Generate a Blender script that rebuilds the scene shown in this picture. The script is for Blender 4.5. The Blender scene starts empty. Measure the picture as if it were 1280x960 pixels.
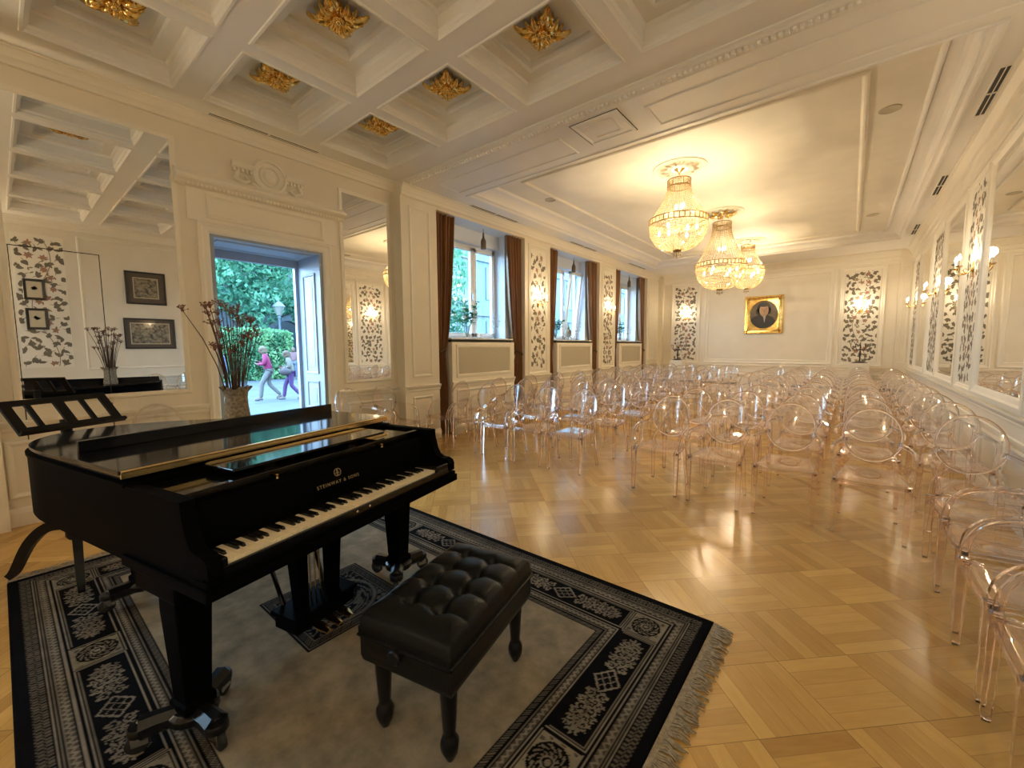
import bpy, bmesh, math, random
import numpy as np
from mathutils import Matrix, Vector
random.seed(7); np.random.seed(7)
SC = bpy.context.scene
COL = SC.collection
PI = math.pi
sin, cos = math.sin, math.cos
WORLD, CHP, SCP, EXPO = 4.4, 29.0, 2.6, 1.93

# ------------------------------------------------------------------ mesh builder
class MB:
    def __init__(s, T=None):
        s.v = []; s.f = []; s.m = []; s.T = T
    def add(s, vs, fs, mi=0):
        o = len(s.v)
        if s.T is not None:
            vs = [tuple(s.T @ Vector(p)) for p in vs]
        s.v += [tuple(p) for p in vs]
        for f in fs:
            s.f.append([i + o for i in f]); s.m.append(mi)
        return s
    def box(s, x0, y0, z0, x1, y1, z1, mi=0):
        if x0 > x1: x0, x1 = x1, x0
        if y0 > y1: y0, y1 = y1, y0
        if z0 > z1: z0, z1 = z1, z0
        v = [(x0,y0,z0),(x1,y0,z0),(x1,y1,z0),(x0,y1,z0),(x0,y0,z1),(x1,y0,z1),(x1,y1,z1),(x0,y1,z1)]
        return s.add(v, [(0,3,2,1),(4,5,6,7),(0,1,5,4),(1,2,6,5),(2,3,7,6),(3,0,4,7)], mi)
    def loft(s, rings, mi=0, caps=True, closed=True):
        n = len(rings[0]); vs = [p for r in rings for p in r]; fs = []
        for k in range(len(rings)-1):
            for i in range(n if closed else n-1):
                j = (i+1) % n
                fs.append((k*n+i, k*n+j, (k+1)*n+j, (k+1)*n+i))
        if caps:
            fs.append(tuple(reversed(range(n)))); fs.append(tuple(range((len(rings)-1)*n, len(rings)*n)))
        return s.add(vs, fs, mi)
    def prism(s, poly, z0, z1, mi=0, f=None):
        f = f or (lambda a, b, c: (a, b, c))
        return s.loft([[f(x, y, z0) for x, y in poly], [f(x, y, z1) for x, y in poly]], mi)
    def lathe(s, prof, n=24, c=(0,0,0), mi=0, caps=True):
        rings = [[(c[0]+r*cos(2*PI*i/n), c[1]+r*sin(2*PI*i/n), c[2]+z) for i in range(n)] for r, z in prof]
        return s.loft(rings, mi, caps)
    def tube(s, path, rad, n=8, mi=0, sx=1.0):
        P = [Vector(p) for p in path]
        if not hasattr(rad, '__len__'): rad = [rad]*len(P)
        rings = []; up = None
        for i, p in enumerate(P):
            d = (P[min(i+1, len(P)-1)] - P[max(i-1, 0)]).normalized()
            if up is None:
                up = Vector((0,0,1)) if abs(d.z) < .9 else Vector((0,1,0))
            a = d.cross(up)
            if a.length < 1e-5: a = d.orthogonal()
            a.normalize(); b = a.cross(d).normalized(); up = b
            rings.append([tuple(p + a*(rad[i]*sx*cos(2*PI*k/n+PI/n)) + b*(rad[i]*sin(2*PI*k/n+PI/n))) for k in range(n)])
        return s.loft(rings, mi)
    def sphere(s, c, r, n=12, m=8, mi=0, sz=(1,1,1)):
        prof = [(max(r*sin(PI*k/m), 1e-4), -r*cos(PI*k/m)) for k in range(m+1)]
        rings = [[(c[0]+sz[0]*q*cos(2*PI*i/n), c[1]+sz[1]*q*sin(2*PI*i/n), c[2]+sz[2]*z) for i in range(n)] for q, z in prof]
        return s.loft(rings, mi)
    def octa(s, c, r, h=None, mi=0):
        h = h or r; x, y, z = c
        return s.add([(x+r,y,z),(x,y+r,z),(x-r,y,z),(x,y-r,z),(x,y,z+h),(x,y,z-h)],
                     [(0,1,4),(1,2,4),(2,3,4),(3,0,4),(1,0,5),(2,1,5),(3,2,5),(0,3,5)], mi)
    def frame(s, P, s0, s1, h0, h1, prof, mi=0, cap=False):
        """mitred rectangular moulding on a wall mapping P(s,h,d); prof = (inset, out)"""
        rings = [[P(s0+i,h0+i,d), P(s1-i,h0+i,d), P(s1-i,h1-i,d), P(s0+i,h1-i,d)] for i, d in prof]
        s.loft(rings, mi, caps=False)
        if cap:
            s.add(rings[-1], [(0,1,2,3)], mi)
        return s
    def run(s, P, s0, s1, prof, mi=0):
        """moulding of profile (h,d) from s0 to s1"""
        return s.loft([[P(s0,h,d) for h, d in prof], [P(s1,h,d) for h, d in prof]], mi)
    def grid(s, fn, nu, nv, mi=0, wrap=False):
        vs = [fn(i/nu, j/nv) for j in range(nv+1) for i in range(nu+1)]
        fs = [(j*(nu+1)+i, j*(nu+1)+i+1, (j+1)*(nu+1)+i+1, (j+1)*(nu+1)+i) for j in range(nv) for i in range(nu)]
        return s.add(vs, fs, mi)
    def slab(s, fn, nu, nv, th, mi=0):
        """closed sheet: fn(u,v) point, th = offset vector or float (z)"""
        off = th if hasattr(th, '__len__') else (0, 0, -th)
        n1 = (nu+1)*(nv+1)
        top = [fn(i/nu, j/nv) for j in range(nv+1) for i in range(nu+1)]
        bot = [(p[0]+off[0], p[1]+off[1], p[2]+off[2]) for p in top]
        fs = []
        for j in range(nv):
            for i in range(nu):
                a = j*(nu+1)+i
                fs.append((a, a+1, a+nu+2, a+nu+1)); fs.append((n1+a+nu+1, n1+a+nu+2, n1+a+1, n1+a))
        edge = [i for i in range(nu+1)] + [j*(nu+1)+nu for j in range(1, nv+1)] + [nv*(nu+1)+i for i in range(nu-1, -1, -1)] + [j*(nu+1) for j in range(nv-1, 0, -1)]
        for k in range(len(edge)):
            a, b = edge[k], edge[(k+1) % len(edge)]
            fs.append((b, a, n1+a, n1+b))
        return s.add(top+bot, fs, mi)
    def mesh(s, name, mats, smooth=False, bevel=0):
        me = bpy.data.meshes.new(name)
        me.from_pydata(s.v, [], s.f)
        for m in (mats if isinstance(mats, (list, tuple)) else [mats]): me.materials.append(m)
        me.polygons.foreach_set('material_index', s.m)
        bm = bmesh.new(); bm.from_mesh(me)
        bmesh.ops.recalc_face_normals(bm, faces=bm.faces)
        bm.to_mesh(me); bm.free()
        if smooth:
            me.polygons.foreach_set('use_smooth', [True]*len(me.polygons))
            try: me.set_sharp_from_angle(angle=math.radians(smooth if smooth is not True else 40))
            except Exception: pass
        me.update()
        return me
    def build(s, name, mats, parent=None, smooth=False, bevel=0, loc=None, rotz=0):
        o = bpy.data.objects.new(name, s.mesh(name, mats, smooth)); COL.objects.link(o)
        if parent is not None: o.parent = parent
        if loc is not None: o.location = loc
        if rotz: o.rotation_euler = (0, 0, rotz)
        if bevel:
            b = o.modifiers.new('bevel', 'BEVEL'); b.width = bevel; b.segments = 2; b.limit_method = 'ANGLE'; b.angle_limit = math.radians(40)
        return o

def tag(o, label=None, cat=None, group=None, kind=None):
    if label: o['label'] = label
    if cat: o['category'] = cat
    if group: o['group'] = group
    if kind: o['kind'] = kind
    return o
def thing(name, label, cat, loc=(0,0,0), rotz=0, group=None, scale=None):
    o = bpy.data.objects.new(name, None); COL.objects.link(o); o.empty_display_size = .1
    o.location = loc; o.rotation_euler = (0, 0, rotz)
    if scale: o.scale = scale
    return tag(o, label, cat, group)
def dup(root, loc, rotz, label, group=None, scale=None):
    r = root.copy(); COL.objects.link(r); r.location = loc; r.rotation_euler = (0, 0, rotz)
    if scale: r.scale = scale
    r['label'] = label
    if group: r['group'] = group
    for ch in list(root.children):
        c = ch.copy(); COL.objects.link(c); c.parent = r
        for g in list(ch.children):
            d = g.copy(); COL.objects.link(d); d.parent = c
    return r
def struct(o):
    o['kind'] = 'structure'; return o
def ordn(k): return ['first','second','third','fourth','fifth','sixth','seventh','eighth','ninth','tenth','eleventh'][k]

# ------------------------------------------------------------------ materials
def newmat(name):
    m = bpy.data.materials.new(name); m.use_nodes = True
    return m, m.node_tree, m.node_tree.nodes.get('Principled BSDF')
def N(nt, typ, **kw):
    n = nt.nodes.new(typ)
    for k, v in kw.items():
        if k in n.inputs: n.inputs[k].default_value = v
        else: setattr(n, k, v)
    return n
def math_(nt, op, a, b=None):
    n = nt.nodes.new('ShaderNodeMath'); n.operation = op
    for i, x in enumerate((a, b)):
        if x is None: continue
        if isinstance(x, (int, float)): n.inputs[i].default_value = x
        else: nt.links.new(x, n.inputs[i])
    return n.outputs[0]
def pmat(name, col, rough=.5, metal=0, noise=0, nscale=8, bump=0, bscale=60, coat=0, spec=None, col2=None, trans=0, sheen=0, stretch=None):
    m, nt, b = newmat(name)
    b.inputs['Base Color'].default_value = (*col, 1); b.inputs['Roughness'].default_value = rough
    b.inputs['Metallic'].default_value = metal
    if coat: b.inputs['Coat Weight'].default_value = coat; b.inputs['Coat Roughness'].default_value = .05
    if spec is not None: b.inputs['Specular IOR Level'].default_value = spec
    if sheen: b.inputs['Sheen Weight'].default_value = sheen
    if noise or bump or col2:
        tc = N(nt, 'ShaderNodeTexCoord'); src = tc.outputs['Object']
        if stretch:
            mp = N(nt, 'ShaderNodeMapping'); mp.inputs['Scale'].default_value = stretch
            nt.links.new(src, mp.inputs[0]); src = mp.outputs[0]
    if noise or col2:
        nz = N(nt, 'ShaderNodeTexNoise', Scale=nscale, Detail=5.0); nt.links.new(src, nz.inputs['Vector'])
        mx = N(nt, 'ShaderNodeMix', data_type='RGBA')
        c2 = col2 or tuple(c*(1-noise) for c in col)
        mx.inputs[6].default_value = (*col, 1); mx.inputs[7].default_value = (*c2, 1)
        cr = N(nt, 'ShaderNodeMapRange'); cr.inputs[1].default_value = .35; cr.inputs[2].default_value = .65
        nt.links.new(nz.outputs[0], cr.inputs[0]); nt.links.new(cr.outputs[0], mx.inputs[0]); nt.links.new(mx.outputs[2], b.inputs['Base Color'])
    if bump:
        nb = N(nt, 'ShaderNodeTexNoise', Scale=bscale, Detail=3.0); nt.links.new(src, nb.inputs['Vector'])
        bp = N(nt, 'ShaderNodeBump', Strength=bump, Distance=.01); nt.links.new(nb.outputs[0], bp.inputs['Height']); nt.links.new(bp.outputs[0], b.inputs['Normal'])
    return m
def emat(name, col, st):
    m = bpy.data.materials.new(name); m.use_nodes = True; nt = m.node_tree; nt.nodes.clear()
    e = N(nt, 'ShaderNodeEmission', Color=(*col, 1), Strength=st); o = N(nt, 'ShaderNodeOutputMaterial'); nt.links.new(e.outputs[0], o.inputs[0])
    return m
def clear_mat(name, face, edge, rough=.02, ior=1.5, blend=.35, diff=0, dcol=(1,1,1)):
    """clear plastic or glass sheet: transmits straight through, reflects by Fresnel, tinted where it is seen edge-on"""
    m = bpy.data.materials.new(name); m.use_nodes = True; nt = m.node_tree; nt.nodes.clear()
    lw = N(nt, 'ShaderNodeLayerWeight', Blend=blend)
    mx = N(nt, 'ShaderNodeMix', data_type='RGBA'); mx.inputs[6].default_value = (*face, 1); mx.inputs[7].default_value = (*edge, 1)
    nt.links.new(lw.outputs['Facing'], mx.inputs[0])
    tr = N(nt, 'ShaderNodeBsdfTransparent'); nt.links.new(mx.outputs[2], tr.inputs[0])
    gl = N(nt, 'ShaderNodeBsdfGlossy', Roughness=rough); gl.inputs[0].default_value = (1,1,1,1)
    fr = N(nt, 'ShaderNodeFresnel', IOR=ior)
    # Fresnel by |cos| so that back faces do not go to total reflection
    geo = N(nt, 'ShaderNodeNewGeometry')
    ior_in = math_(nt, 'ADD', math_(nt, 'MULTIPLY', geo.outputs['Backfacing'], 1/ior - ior), ior)
    nt.links.new(ior_in, fr.inputs['IOR'])
    base = tr.outputs[0]
    if diff:
        df = N(nt, 'ShaderNodeBsdfDiffuse'); df.inputs[0].default_value = (*dcol, 1)
        tl = N(nt, 'ShaderNodeBsdfTranslucent'); tl.inputs[0].default_value = (*dcol, 1)
        a = N(nt, 'ShaderNodeMixShader'); a.inputs[0].default_value = .5; nt.links.new(df.outputs[0], a.inputs[1]); nt.links.new(tl.outputs[0], a.inputs[2])
        b = N(nt, 'ShaderNodeMixShader'); b.inputs[0].default_value = diff; nt.links.new(base, b.inputs[1]); nt.links.new(a.outputs[0], b.inputs[2]); base = b.outputs[0]
    ms = N(nt, 'ShaderNodeMixShader'); nt.links.new(fr.outputs[0], ms.inputs[0]); nt.links.new(base, ms.inputs[1]); nt.links.new(gl.outputs[0], ms.inputs[2])
    o = N(nt, 'ShaderNodeOutputMaterial'); nt.links.new(ms.outputs[0], o.inputs[0])
    return m
def solid_clear(name, col, ior):
    m = bpy.data.materials.new(name); m.use_nodes = True; nt = m.node_tree; nt.nodes.clear()
    g = N(nt, 'ShaderNodeBsdfGlass', Roughness=0.0, IOR=ior); g.inputs[0].default_value = (*col, 1)
    o = N(nt, 'ShaderNodeOutputMaterial'); nt.links.new(g.outputs[0], o.inputs[0]); return m
def leafmat(name, c1, c2, scale=3):
    m, nt, b = newmat(name)
    b.inputs['Roughness'].default_value = .6
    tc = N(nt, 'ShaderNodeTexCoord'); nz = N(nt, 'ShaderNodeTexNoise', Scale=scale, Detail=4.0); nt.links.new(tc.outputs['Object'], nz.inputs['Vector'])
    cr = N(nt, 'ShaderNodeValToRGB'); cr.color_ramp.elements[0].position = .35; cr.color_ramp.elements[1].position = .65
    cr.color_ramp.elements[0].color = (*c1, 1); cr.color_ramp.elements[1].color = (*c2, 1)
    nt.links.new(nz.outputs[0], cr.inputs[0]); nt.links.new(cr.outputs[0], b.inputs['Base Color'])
    tl = N(nt, 'ShaderNodeBsdfTranslucent'); nt.links.new(cr.outputs[0], tl.inputs[0])
    ms = N(nt, 'ShaderNodeMixShader'); ms.inputs[0].default_value = .4
    out = [n for n in nt.nodes if n.type == 'OUTPUT_MATERIAL'][0]
    nt.links.new(b.outputs[0], ms.inputs[1]); nt.links.new(tl.outputs[0], ms.inputs[2]); nt.links.new(ms.outputs[0], out.inputs[0])
    return m

M = {}
M['wall'] = pmat('cream_wall_paint', (.80,.73,.60), .55, noise=.04, nscale=3, bump=.04, bscale=90)
M['trim'] = pmat('cream_trim_paint', (.83,.77,.65), .45)
M['ceil'] = pmat('ceiling_white_paint', (.88,.85,.80), .6, noise=.03, nscale=2)
M['tray'] = pmat('tray_ceiling_plaster', (.84,.78,.66), .6, noise=.05, nscale=3)
M['white'] = pmat('white_gloss_paint', (.82,.83,.84), .35)
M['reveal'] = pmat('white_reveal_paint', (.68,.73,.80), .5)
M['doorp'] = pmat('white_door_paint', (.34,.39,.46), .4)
M['gold'] = pmat('gilded_leaf', (.93,.64,.22), .22, 1, noise=.35, nscale=14)
M['brass'] = pmat('polished_brass', (.80,.56,.22), .22, 1)
M['dbrass'] = pmat('aged_brass', (.42,.28,.11), .35, 1)
M['chrome'] = pmat('caster_steel', (.7,.7,.72), .18, 1)
M['black'] = pmat('black_piano_lacquer', (.005,.005,.006), .07, spec=.38)
M['case'] = pmat('black_satin_case', (.0025,.0025,.003), .42, spec=.05)
M['case'].node_tree.nodes['Principled BSDF'].inputs['IOR'].default_value = 1.14
M['blacksat'] = pmat('black_satin_lacquer', (.006,.006,.007), .28, spec=.35)
M['rubber'] = pmat('black_rubber', (.012,.012,.012), .6)
M['ivory'] = pmat('ivory_keys', (.90,.78,.54), .3)
M['ebony'] = pmat('ebony_keys', (.008,.008,.008), .25)
M['leather'] = pmat('black_tufted_leather', (.005,.006,.007), .31, spec=.40, bump=.15, bscale=160)
M['leather'].node_tree.nodes['Principled BSDF'].inputs['IOR'].default_value = 1.28
M['stand'] = pmat('black_stained_wood', (.006,.006,.006), .45, spec=.2)
M['curtain'] = pmat('brown_satin_curtain', (.25,.11,.037), .33, sheen=.3, noise=.25, nscale=5, stretch=(6,6,.4))
M['tie'] = pmat('dark_brown_cord', (.08,.035,.015), .6)
M['panelfab'] = pmat('beige_radiator_mesh', (.50,.45,.34), .7, bump=.2, bscale=220)
M['dark'] = pmat('dark_gap', (.02,.018,.015), .8)
M['vent'] = pmat('dark_vent_slot', (.03,.028,.025), .7)
M['frame'] = pmat('white_window_frame', (.80,.82,.84), .35)
M['acr'] = clear_mat('clear_acrylic', (.992,.986,.982), (.90,.81,.77), .02, 1.6, .4, diff=.03, dcol=(1,.95,.93))
M['acrs'] = solid_clear('clear_acrylic_solid', (.982,.950,.937), 1.47)
M['glass'] = clear_mat('window_glass', (.97,.985,.98), (.85,.93,.90), .0, 1.45, .2)
M['sillglass'] = clear_mat('clear_table_glass', (.95,.97,.97), (.55,.62,.62), .02, 1.5, .4)
M['bead'] = clear_mat('crystal_beads', (.94,.87,.72), (.50,.35,.16), .05, 1.6, .5, diff=.18, dcol=(.95,.86,.68))
M['bulb'] = emat('candle_bulb_glow', (1,.84,.56), 8)
M['sbulb'] = emat('sconce_bulb_glow', (1,.86,.62), 6)
M['candle'] = pmat('ivory_candle_sleeve', (.85,.76,.58), .5)
M['wax'] = pmat('white_wax', (.85,.83,.78), .5)
M['iron'] = pmat('dark_bronze_iron', (.035,.024,.018), .45, .3)
M['mirror'] = pmat('mirror_silvering', (.90,.89,.84), 0.0, 1)
M['paper'] = pmat('wallpaper_ground', (.84,.79,.68), .6)
M['leafd'] = pmat('print_dark_olive', (.18,.148,.10), .6)
M['leafm'] = pmat('print_taupe', (.27,.215,.15), .6)
M['flower'] = pmat('print_terracotta', (.40,.20,.13), .6)
M['flowp'] = pmat('print_ochre', (.42,.28,.15), .6)
M['pframe'] = pmat('dark_brown_picture_frame', (.035,.024,.016), .4)
M['mount'] = pmat('brown_picture_mount', (.10,.075,.055), .7)
M['print'] = pmat('engraving_print', (.42,.36,.26), .6, col2=(.06,.05,.04), nscale=18)
M['printl'] = pmat('pale_print_paper', (.62,.54,.38), .6)
M['pglass'] = clear_mat('picture_glass', (.97,.97,.97), (.9,.9,.9), .0, 1.5, .2)
M['bottle'] = pmat('brown_pendant_glaze', (.10,.065,.035), .35)
M['basket'] = pmat('woven_pattern_vase', (.16,.12,.08), .7, col2=(.35,.29,.20), nscale=60, bump=.5, bscale=90)
M['stem'] = pmat('dried_stem', (.075,.035,.022), .8)
M['head'] = pmat('dried_umbel', (.20,.095,.065), .9)
M['sheer'] = pmat('sheer_white_curtain', (.85,.84,.82), .7)
M['pedestal'] = pmat('white_pedestal', (.82,.76,.64), .5)
M['darkseat'] = pmat('dark_seat_pad', (.025,.018,.016), .6)
M['stone'] = pmat('grey_paving', (.048,.065,.080), .8, noise=.2, nscale=2)
M['facade'] = pmat('pale_plaster_facade', (.105,.160,.185), .8, noise=.06, nscale=1)
M['facfr'] = pmat('facade_window_frame', (.08,.11,.125), .6)
M['facdark'] = pmat('facade_window_glass', (.10,.15,.19), .15)
M['arcade'] = pmat('arcade_stone', (.085,.11,.125), .8, noise=.15, nscale=2)
M['pavejoint'] = pmat('paving_joint', (.05,.06,.07), .8)  # dark tone of the joints between the paving stones
M['lampiron'] = pmat('lamp_post_iron', (.07,.10,.13), .5)
M['lampglass'] = pmat('lamp_milk_glass', (.14,.145,.13), .4)
M['bark'] = pmat('tree_bark', (.06,.05,.04), .9)
M['tleaf'] = leafmat('tree_leaves', (.02,.12,.075), (.13,.36,.21), .8)
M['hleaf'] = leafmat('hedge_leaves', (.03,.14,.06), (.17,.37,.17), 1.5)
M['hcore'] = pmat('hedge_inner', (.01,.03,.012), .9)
M['plant'] = leafmat('bouquet_leaves', (.015,.07,.02), (.06,.17,.06), 9)
M['petal'] = pmat('white_petals', (.8,.8,.78), .6)
M['skin'] = pmat('person_skin', (.11,.072,.056), .6)
M['pink'] = pmat('pink_jacket_cloth', (.17,.008,.062), .7)
M['cream'] = pmat('cream_jacket_cloth', (.115,.112,.10), .8)
M['lpink'] = pmat('pale_pink_blouse', (.13,.07,.08), .8)
M['blue'] = pmat('blue_shirt_cloth', (.02,.05,.13), .8, col2=(.09,.12,.18), nscale=30)
M['wtrous'] = pmat('white_trouser_cloth', (.105,.11,.112), .8)
M['purple'] = pmat('purple_trouser_cloth', (.05,.02,.095), .8)
M['darkcl'] = pmat('dark_trouser_cloth', (.02,.025,.03), .8)
M['ltblue'] = pmat('pale_jeans_cloth', (.06,.085,.115), .8)
M['hairb'] = pmat('blond_hair', (.085,.062,.036), .7)
M['hairg'] = pmat('light_brown_hair', (.06,.042,.026), .7)
M['bag'] = pmat('grey_bag_cloth', (.04,.033,.04), .7)

# parquet: basket-weave blocks laid at 45 degrees
def parquet():
    m, nt, b = newmat('oak_block_parquet'); L = nt.links
    g = N(nt, 'ShaderNodeNewGeometry'); sp = N(nt, 'ShaderNodeSeparateXYZ'); L.new(g.outputs['Position'], sp.inputs[0])
    r = .70710678; B = .385
    p = math_(nt, 'MULTIPLY', math_(nt, 'ADD', sp.outputs[0], sp.outputs[1]), r)
    q = math_(nt, 'MULTIPLY', math_(nt, 'SUBTRACT', sp.outputs[1], sp.outputs[0]), r)
    q = math_(nt, 'ADD', q, .09)
    pb = math_(nt, 'DIVIDE', p, B); qb = math_(nt, 'DIVIDE', q, B)
    ip = math_(nt, 'FLOOR', pb); iq = math_(nt, 'FLOOR', qb)
    par = math_(nt, 'FLOORED_MODULO', math_(nt, 'ADD', ip, iq), 2.0)
    fp = math_(nt, 'FRACT', pb); fq = math_(nt, 'FRACT', qb)
    inv = math_(nt, 'SUBTRACT', 1.0, par)
    across = math_(nt, 'ADD', math_(nt, 'MULTIPLY', fp, par), math_(nt, 'MULTIPLY', fq, inv))
    along = math_(nt, 'ADD', math_(nt, 'MULTIPLY', fq, par), math_(nt, 'MULTIPLY', fp, inv))
    ak = math_(nt, 'MULTIPLY', across, 5.0); pk = math_(nt, 'FLOOR', ak); fk = math_(nt, 'FRACT', ak)
    cv = N(nt, 'ShaderNodeCombineXYZ'); L.new(ip, cv.inputs[0]); L.new(iq, cv.inputs[1]); L.new(pk, cv.inputs[2])
    wn = N(nt, 'ShaderNodeTexWhiteNoise', noise_dimensions='3D'); L.new(cv.outputs[0], wn.inputs[0])
    cb = N(nt, 'ShaderNodeCombineXYZ'); L.new(ip, cb.inputs[0]); L.new(iq, cb.inputs[1])
    wb = N(nt, 'ShaderNodeTexWhiteNoise', noise_dimensions='3D'); L.new(cb.outputs[0], wb.inputs[0])
    gv = N(nt, 'ShaderNodeCombineXYZ')
    L.new(math_(nt, 'ADD', math_(nt, 'MULTIPLY', along, 1.4), math_(nt, 'MULTIPLY', wn.outputs[0], 50.0)), gv.inputs[0])
    L.new(math_(nt, 'MULTIPLY', across, 9.0), gv.inputs[1]); L.new(pk, gv.inputs[2])
    gn = N(nt, 'ShaderNodeTexNoise', Scale=2.2, Detail=5.0); L.new(gv.outputs[0], gn.inputs['Vector'])
    t = math_(nt, 'ADD', math_(nt, 'ADD', math_(nt, 'MULTIPLY', wn.outputs[0], .38), math_(nt, 'MULTIPLY', wb.outputs[0], .24)), math_(nt, 'MULTIPLY', gn.outputs[0], .38))
    cr = N(nt, 'ShaderNodeValToRGB'); e = cr.color_ramp.elements
    e[0].position = .15; e[0].color = (.40,.21,.05,1); e[1].position = .85; e[1].color = (.68,.42,.12,1)
    L.new(t, cr.inputs[0])
    def edge(f, w):
        d = math_(nt, 'MINIMUM', f, math_(nt, 'SUBTRACT', 1.0, f))
        return math_(nt, 'LESS_THAN', d, w)
    gap = math_(nt, 'MAXIMUM', math_(nt, 'MULTIPLY', edge(fk, .018), .35), math_(nt, 'MAXIMUM', math_(nt, 'MULTIPLY', edge(fp, .004), .7), math_(nt, 'MULTIPLY', edge(fq, .004), .7)))
    mx = N(nt, 'ShaderNodeMix', data_type='RGBA'); L.new(gap, mx.inputs[0]); L.new(cr.outputs[0], mx.inputs[6]); mx.inputs[7].default_value = (.13,.065,.022,1)
    L.new(mx.outputs[2], b.inputs['Base Color'])
    rr = math_(nt, 'ADD', .13, math_(nt, 'MULTIPLY', gn.outputs[0], .16)); L.new(rr, b.inputs['Roughness'])
    bp = N(nt, 'ShaderNodeBump', Strength=.12, Distance=.004); L.new(wn.outputs[0], bp.inputs['Height'])
    nzb = N(nt, 'ShaderNodeTexNoise', Scale=3.0, Detail=2.0); L.new(g.outputs['Position'], nzb.inputs['Vector'])
    bp2 = N(nt, 'ShaderNodeBump', Strength=.06, Distance=.03); L.new(nzb.outputs[0], bp2.inputs['Height']); L.new(bp2.outputs[0], b.inputs['Normal'])
    b.inputs['Specular IOR Level'].default_value = .5
    return m
M['floor'] = parquet()
# ------------------------------------------------------------------ room shell
XD, XW, XR, YF, YN, YJ = -5.8, -5.6, 1.2, 15.6, -6.3, 4.2
ZC, ZB, ZT = 4.20, 4.15, 4.34          # coffer beams, hall soffit, hall tray
PD = lambda s, h, d: (XD+d, s, h)
PW = lambda s, h, d: (XW+d, s, h)
PR = lambda s, h, d: (XR-d, s, h)
PF = lambda s, h, d: (s, YF-d, h)
PN = lambda s, h, d: (s, YN+d, h)
WOFF = [0, 3.48, 7.02]                  # three window bays
DY0, DY1, DZ = 1.64, 2.97, 2.92         # street door opening

m = MB()
m.box(XD-.75, YN, 0, XD, -4.7, 4.5); m.box(XD-.75, -2.5, 0, XD, DY0, 4.5); m.box(XD-.75, -4.7, 0, XD, -2.5, 1.2); m.box(XD-.75, -4.7, 3.6, XD, -2.5, 4.5); m.box(XD-.75, DY1, 0, XD, YJ, 4.5); m.box(XD-.75, DY0, DZ, XD, DY1, 4.5)
ys = [4.15]
for o in WOFF: ys += [4.88+o, 7.37+o]
ys += [YF+.2]
for k in range(0, len(ys), 2): m.box(-6.215, ys[k], 0, XW, ys[k+1], 4.5)
for o in WOFF:
    m.box(-6.215, 4.88+o, 3.93, XW, 7.37+o, 4.5)
    m.box(-6.215, 4.88+o, 0, -5.84, 5.2+o, 3.93); m.box(-6.215, 6.97+o, 0, -5.84, 7.37+o, 3.93)
    m.box(-6.215, 5.2+o, 0, -5.84, 6.97+o, 1.74)
    m.box(-6.215, 5.2+o, 3.66, -6.0, 6.97+o, 3.93)
wall_left = struct(m.build('wall_left', M['wall']))
m = MB(); m.box(XR, YN, 0, XR+.2, YF+.2, 4.5); wall_right = struct(m.build('wall_right', M['wall']))
m = MB(); m.box(XW, YF, 0, XR+.2, YF+.2, 4.5)
for x0, x1 in ((-5.6, -5.42), (.92, 1.2)): m.box(x0, YF-.16, 0, x1, YF, 4.15)
wall_far = struct(m.build('wall_far', M['wall']))
m = MB()
m.box(XD-.75, YN-.35, 0, XR+.2, YN, 4.5)
wall_near = struct(m.build('wall_near', M['wall']))
m = MB(); m.box(XD-.05, YN-.1, -.12, XR+.1, YF+.1, 0); m.box(XD-.75, DY0, -.12, XD-.05, DY1, 0)
struct(m.build('floor', M['floor']))

# ---- ceiling over the piano: coffers
CX = [-5.39+1.27*i for i in range(5)]; CW = 1.08
CY = [2.83-1.25*k for k in range(7, -1, -1)]; CH = .97
prof = [(0,0),(.012,.012),(.012,.028),(.03,.045),(.03,.15),(.048,.162),(.058,.178),(.165,.178),(.165,.192),(.18,.205),(.18,.268),(.20,.280),(.235,.283)]
m = MB()
xb = [XD-.1]+[v for x in CX for v in (x, x+CW)]+[XR+.1]
yb = [YN-.1]+[v for y in CY for v in (y, y+CH)]+[YJ+.05]
for i in range(len(xb)-1):
    for j in range(len(yb)-1):
        if i % 2 == 1 and j % 2 == 1:
            rings = [[(xb[i]+a, yb[j]+a, ZC+z), (xb[i+1]-a, yb[j]+a, ZC+z), (xb[i+1]-a, yb[j+1]-a, ZC+z), (xb[i]+a, yb[j+1]-a, ZC+z)] for a, z in prof]
            m.loft(rings, caps=False); m.add(rings[-1], [(0,1,2,3)])
            # raised bead round the coffer mouth
            P = lambda s, h, d: (s, h, ZC-d)
            m.frame(P, xb[i]-.03, xb[i+1]+.03, yb[j]-.03, yb[j+1]+.03, [(0,0),(.006,.010),(.024,.010),(.03,0)])
        else:
            m.add([(xb[i],yb[j],ZC),(xb[i+1],yb[j],ZC),(xb[i+1],yb[j+1],ZC),(xb[i],yb[j+1],ZC)], [(0,1,2,3)])
ceilA = struct(m.build('ceiling_coffered', M['ceil']))

# ---- ceiling of the hall: dropped band, soffit, cove and tray
X0, X1, Y0, Y1 = -5.16, .80, 5.25, 13.95      # soffit opening
m = MB()
PX = lambda s, h, d: (s, h, d)
m.run(lambda s, h, d: (s, h, d), XD-.1, XR+.1, [(4.17,ZC+.02),(4.17,ZC-.012),(4.20,ZC-.02),(4.22,ZC-.035),(4.235,ZB+.012),(4.30,ZB+.010),(4.33,ZB),(4.33,ZC+.02)])
k = 0
x = XD
while x < XR:
    m.box(x, 4.245, ZB-.012, x+.026, 4.29, ZB+.012); x += .05
for (a, b, c, d) in ((XD-.1, 4.33, XR+.1, Y0), (XD-.1, Y0, X0, Y1), (X1, Y0, XR+.1, Y1), (XD-.1, Y1, XR+.1, YF+.1)):
    m.add([(a,b,ZB),(c,b,ZB),(c,d,ZB),(a,d,ZB)], [(0,1,2,3)])
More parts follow.
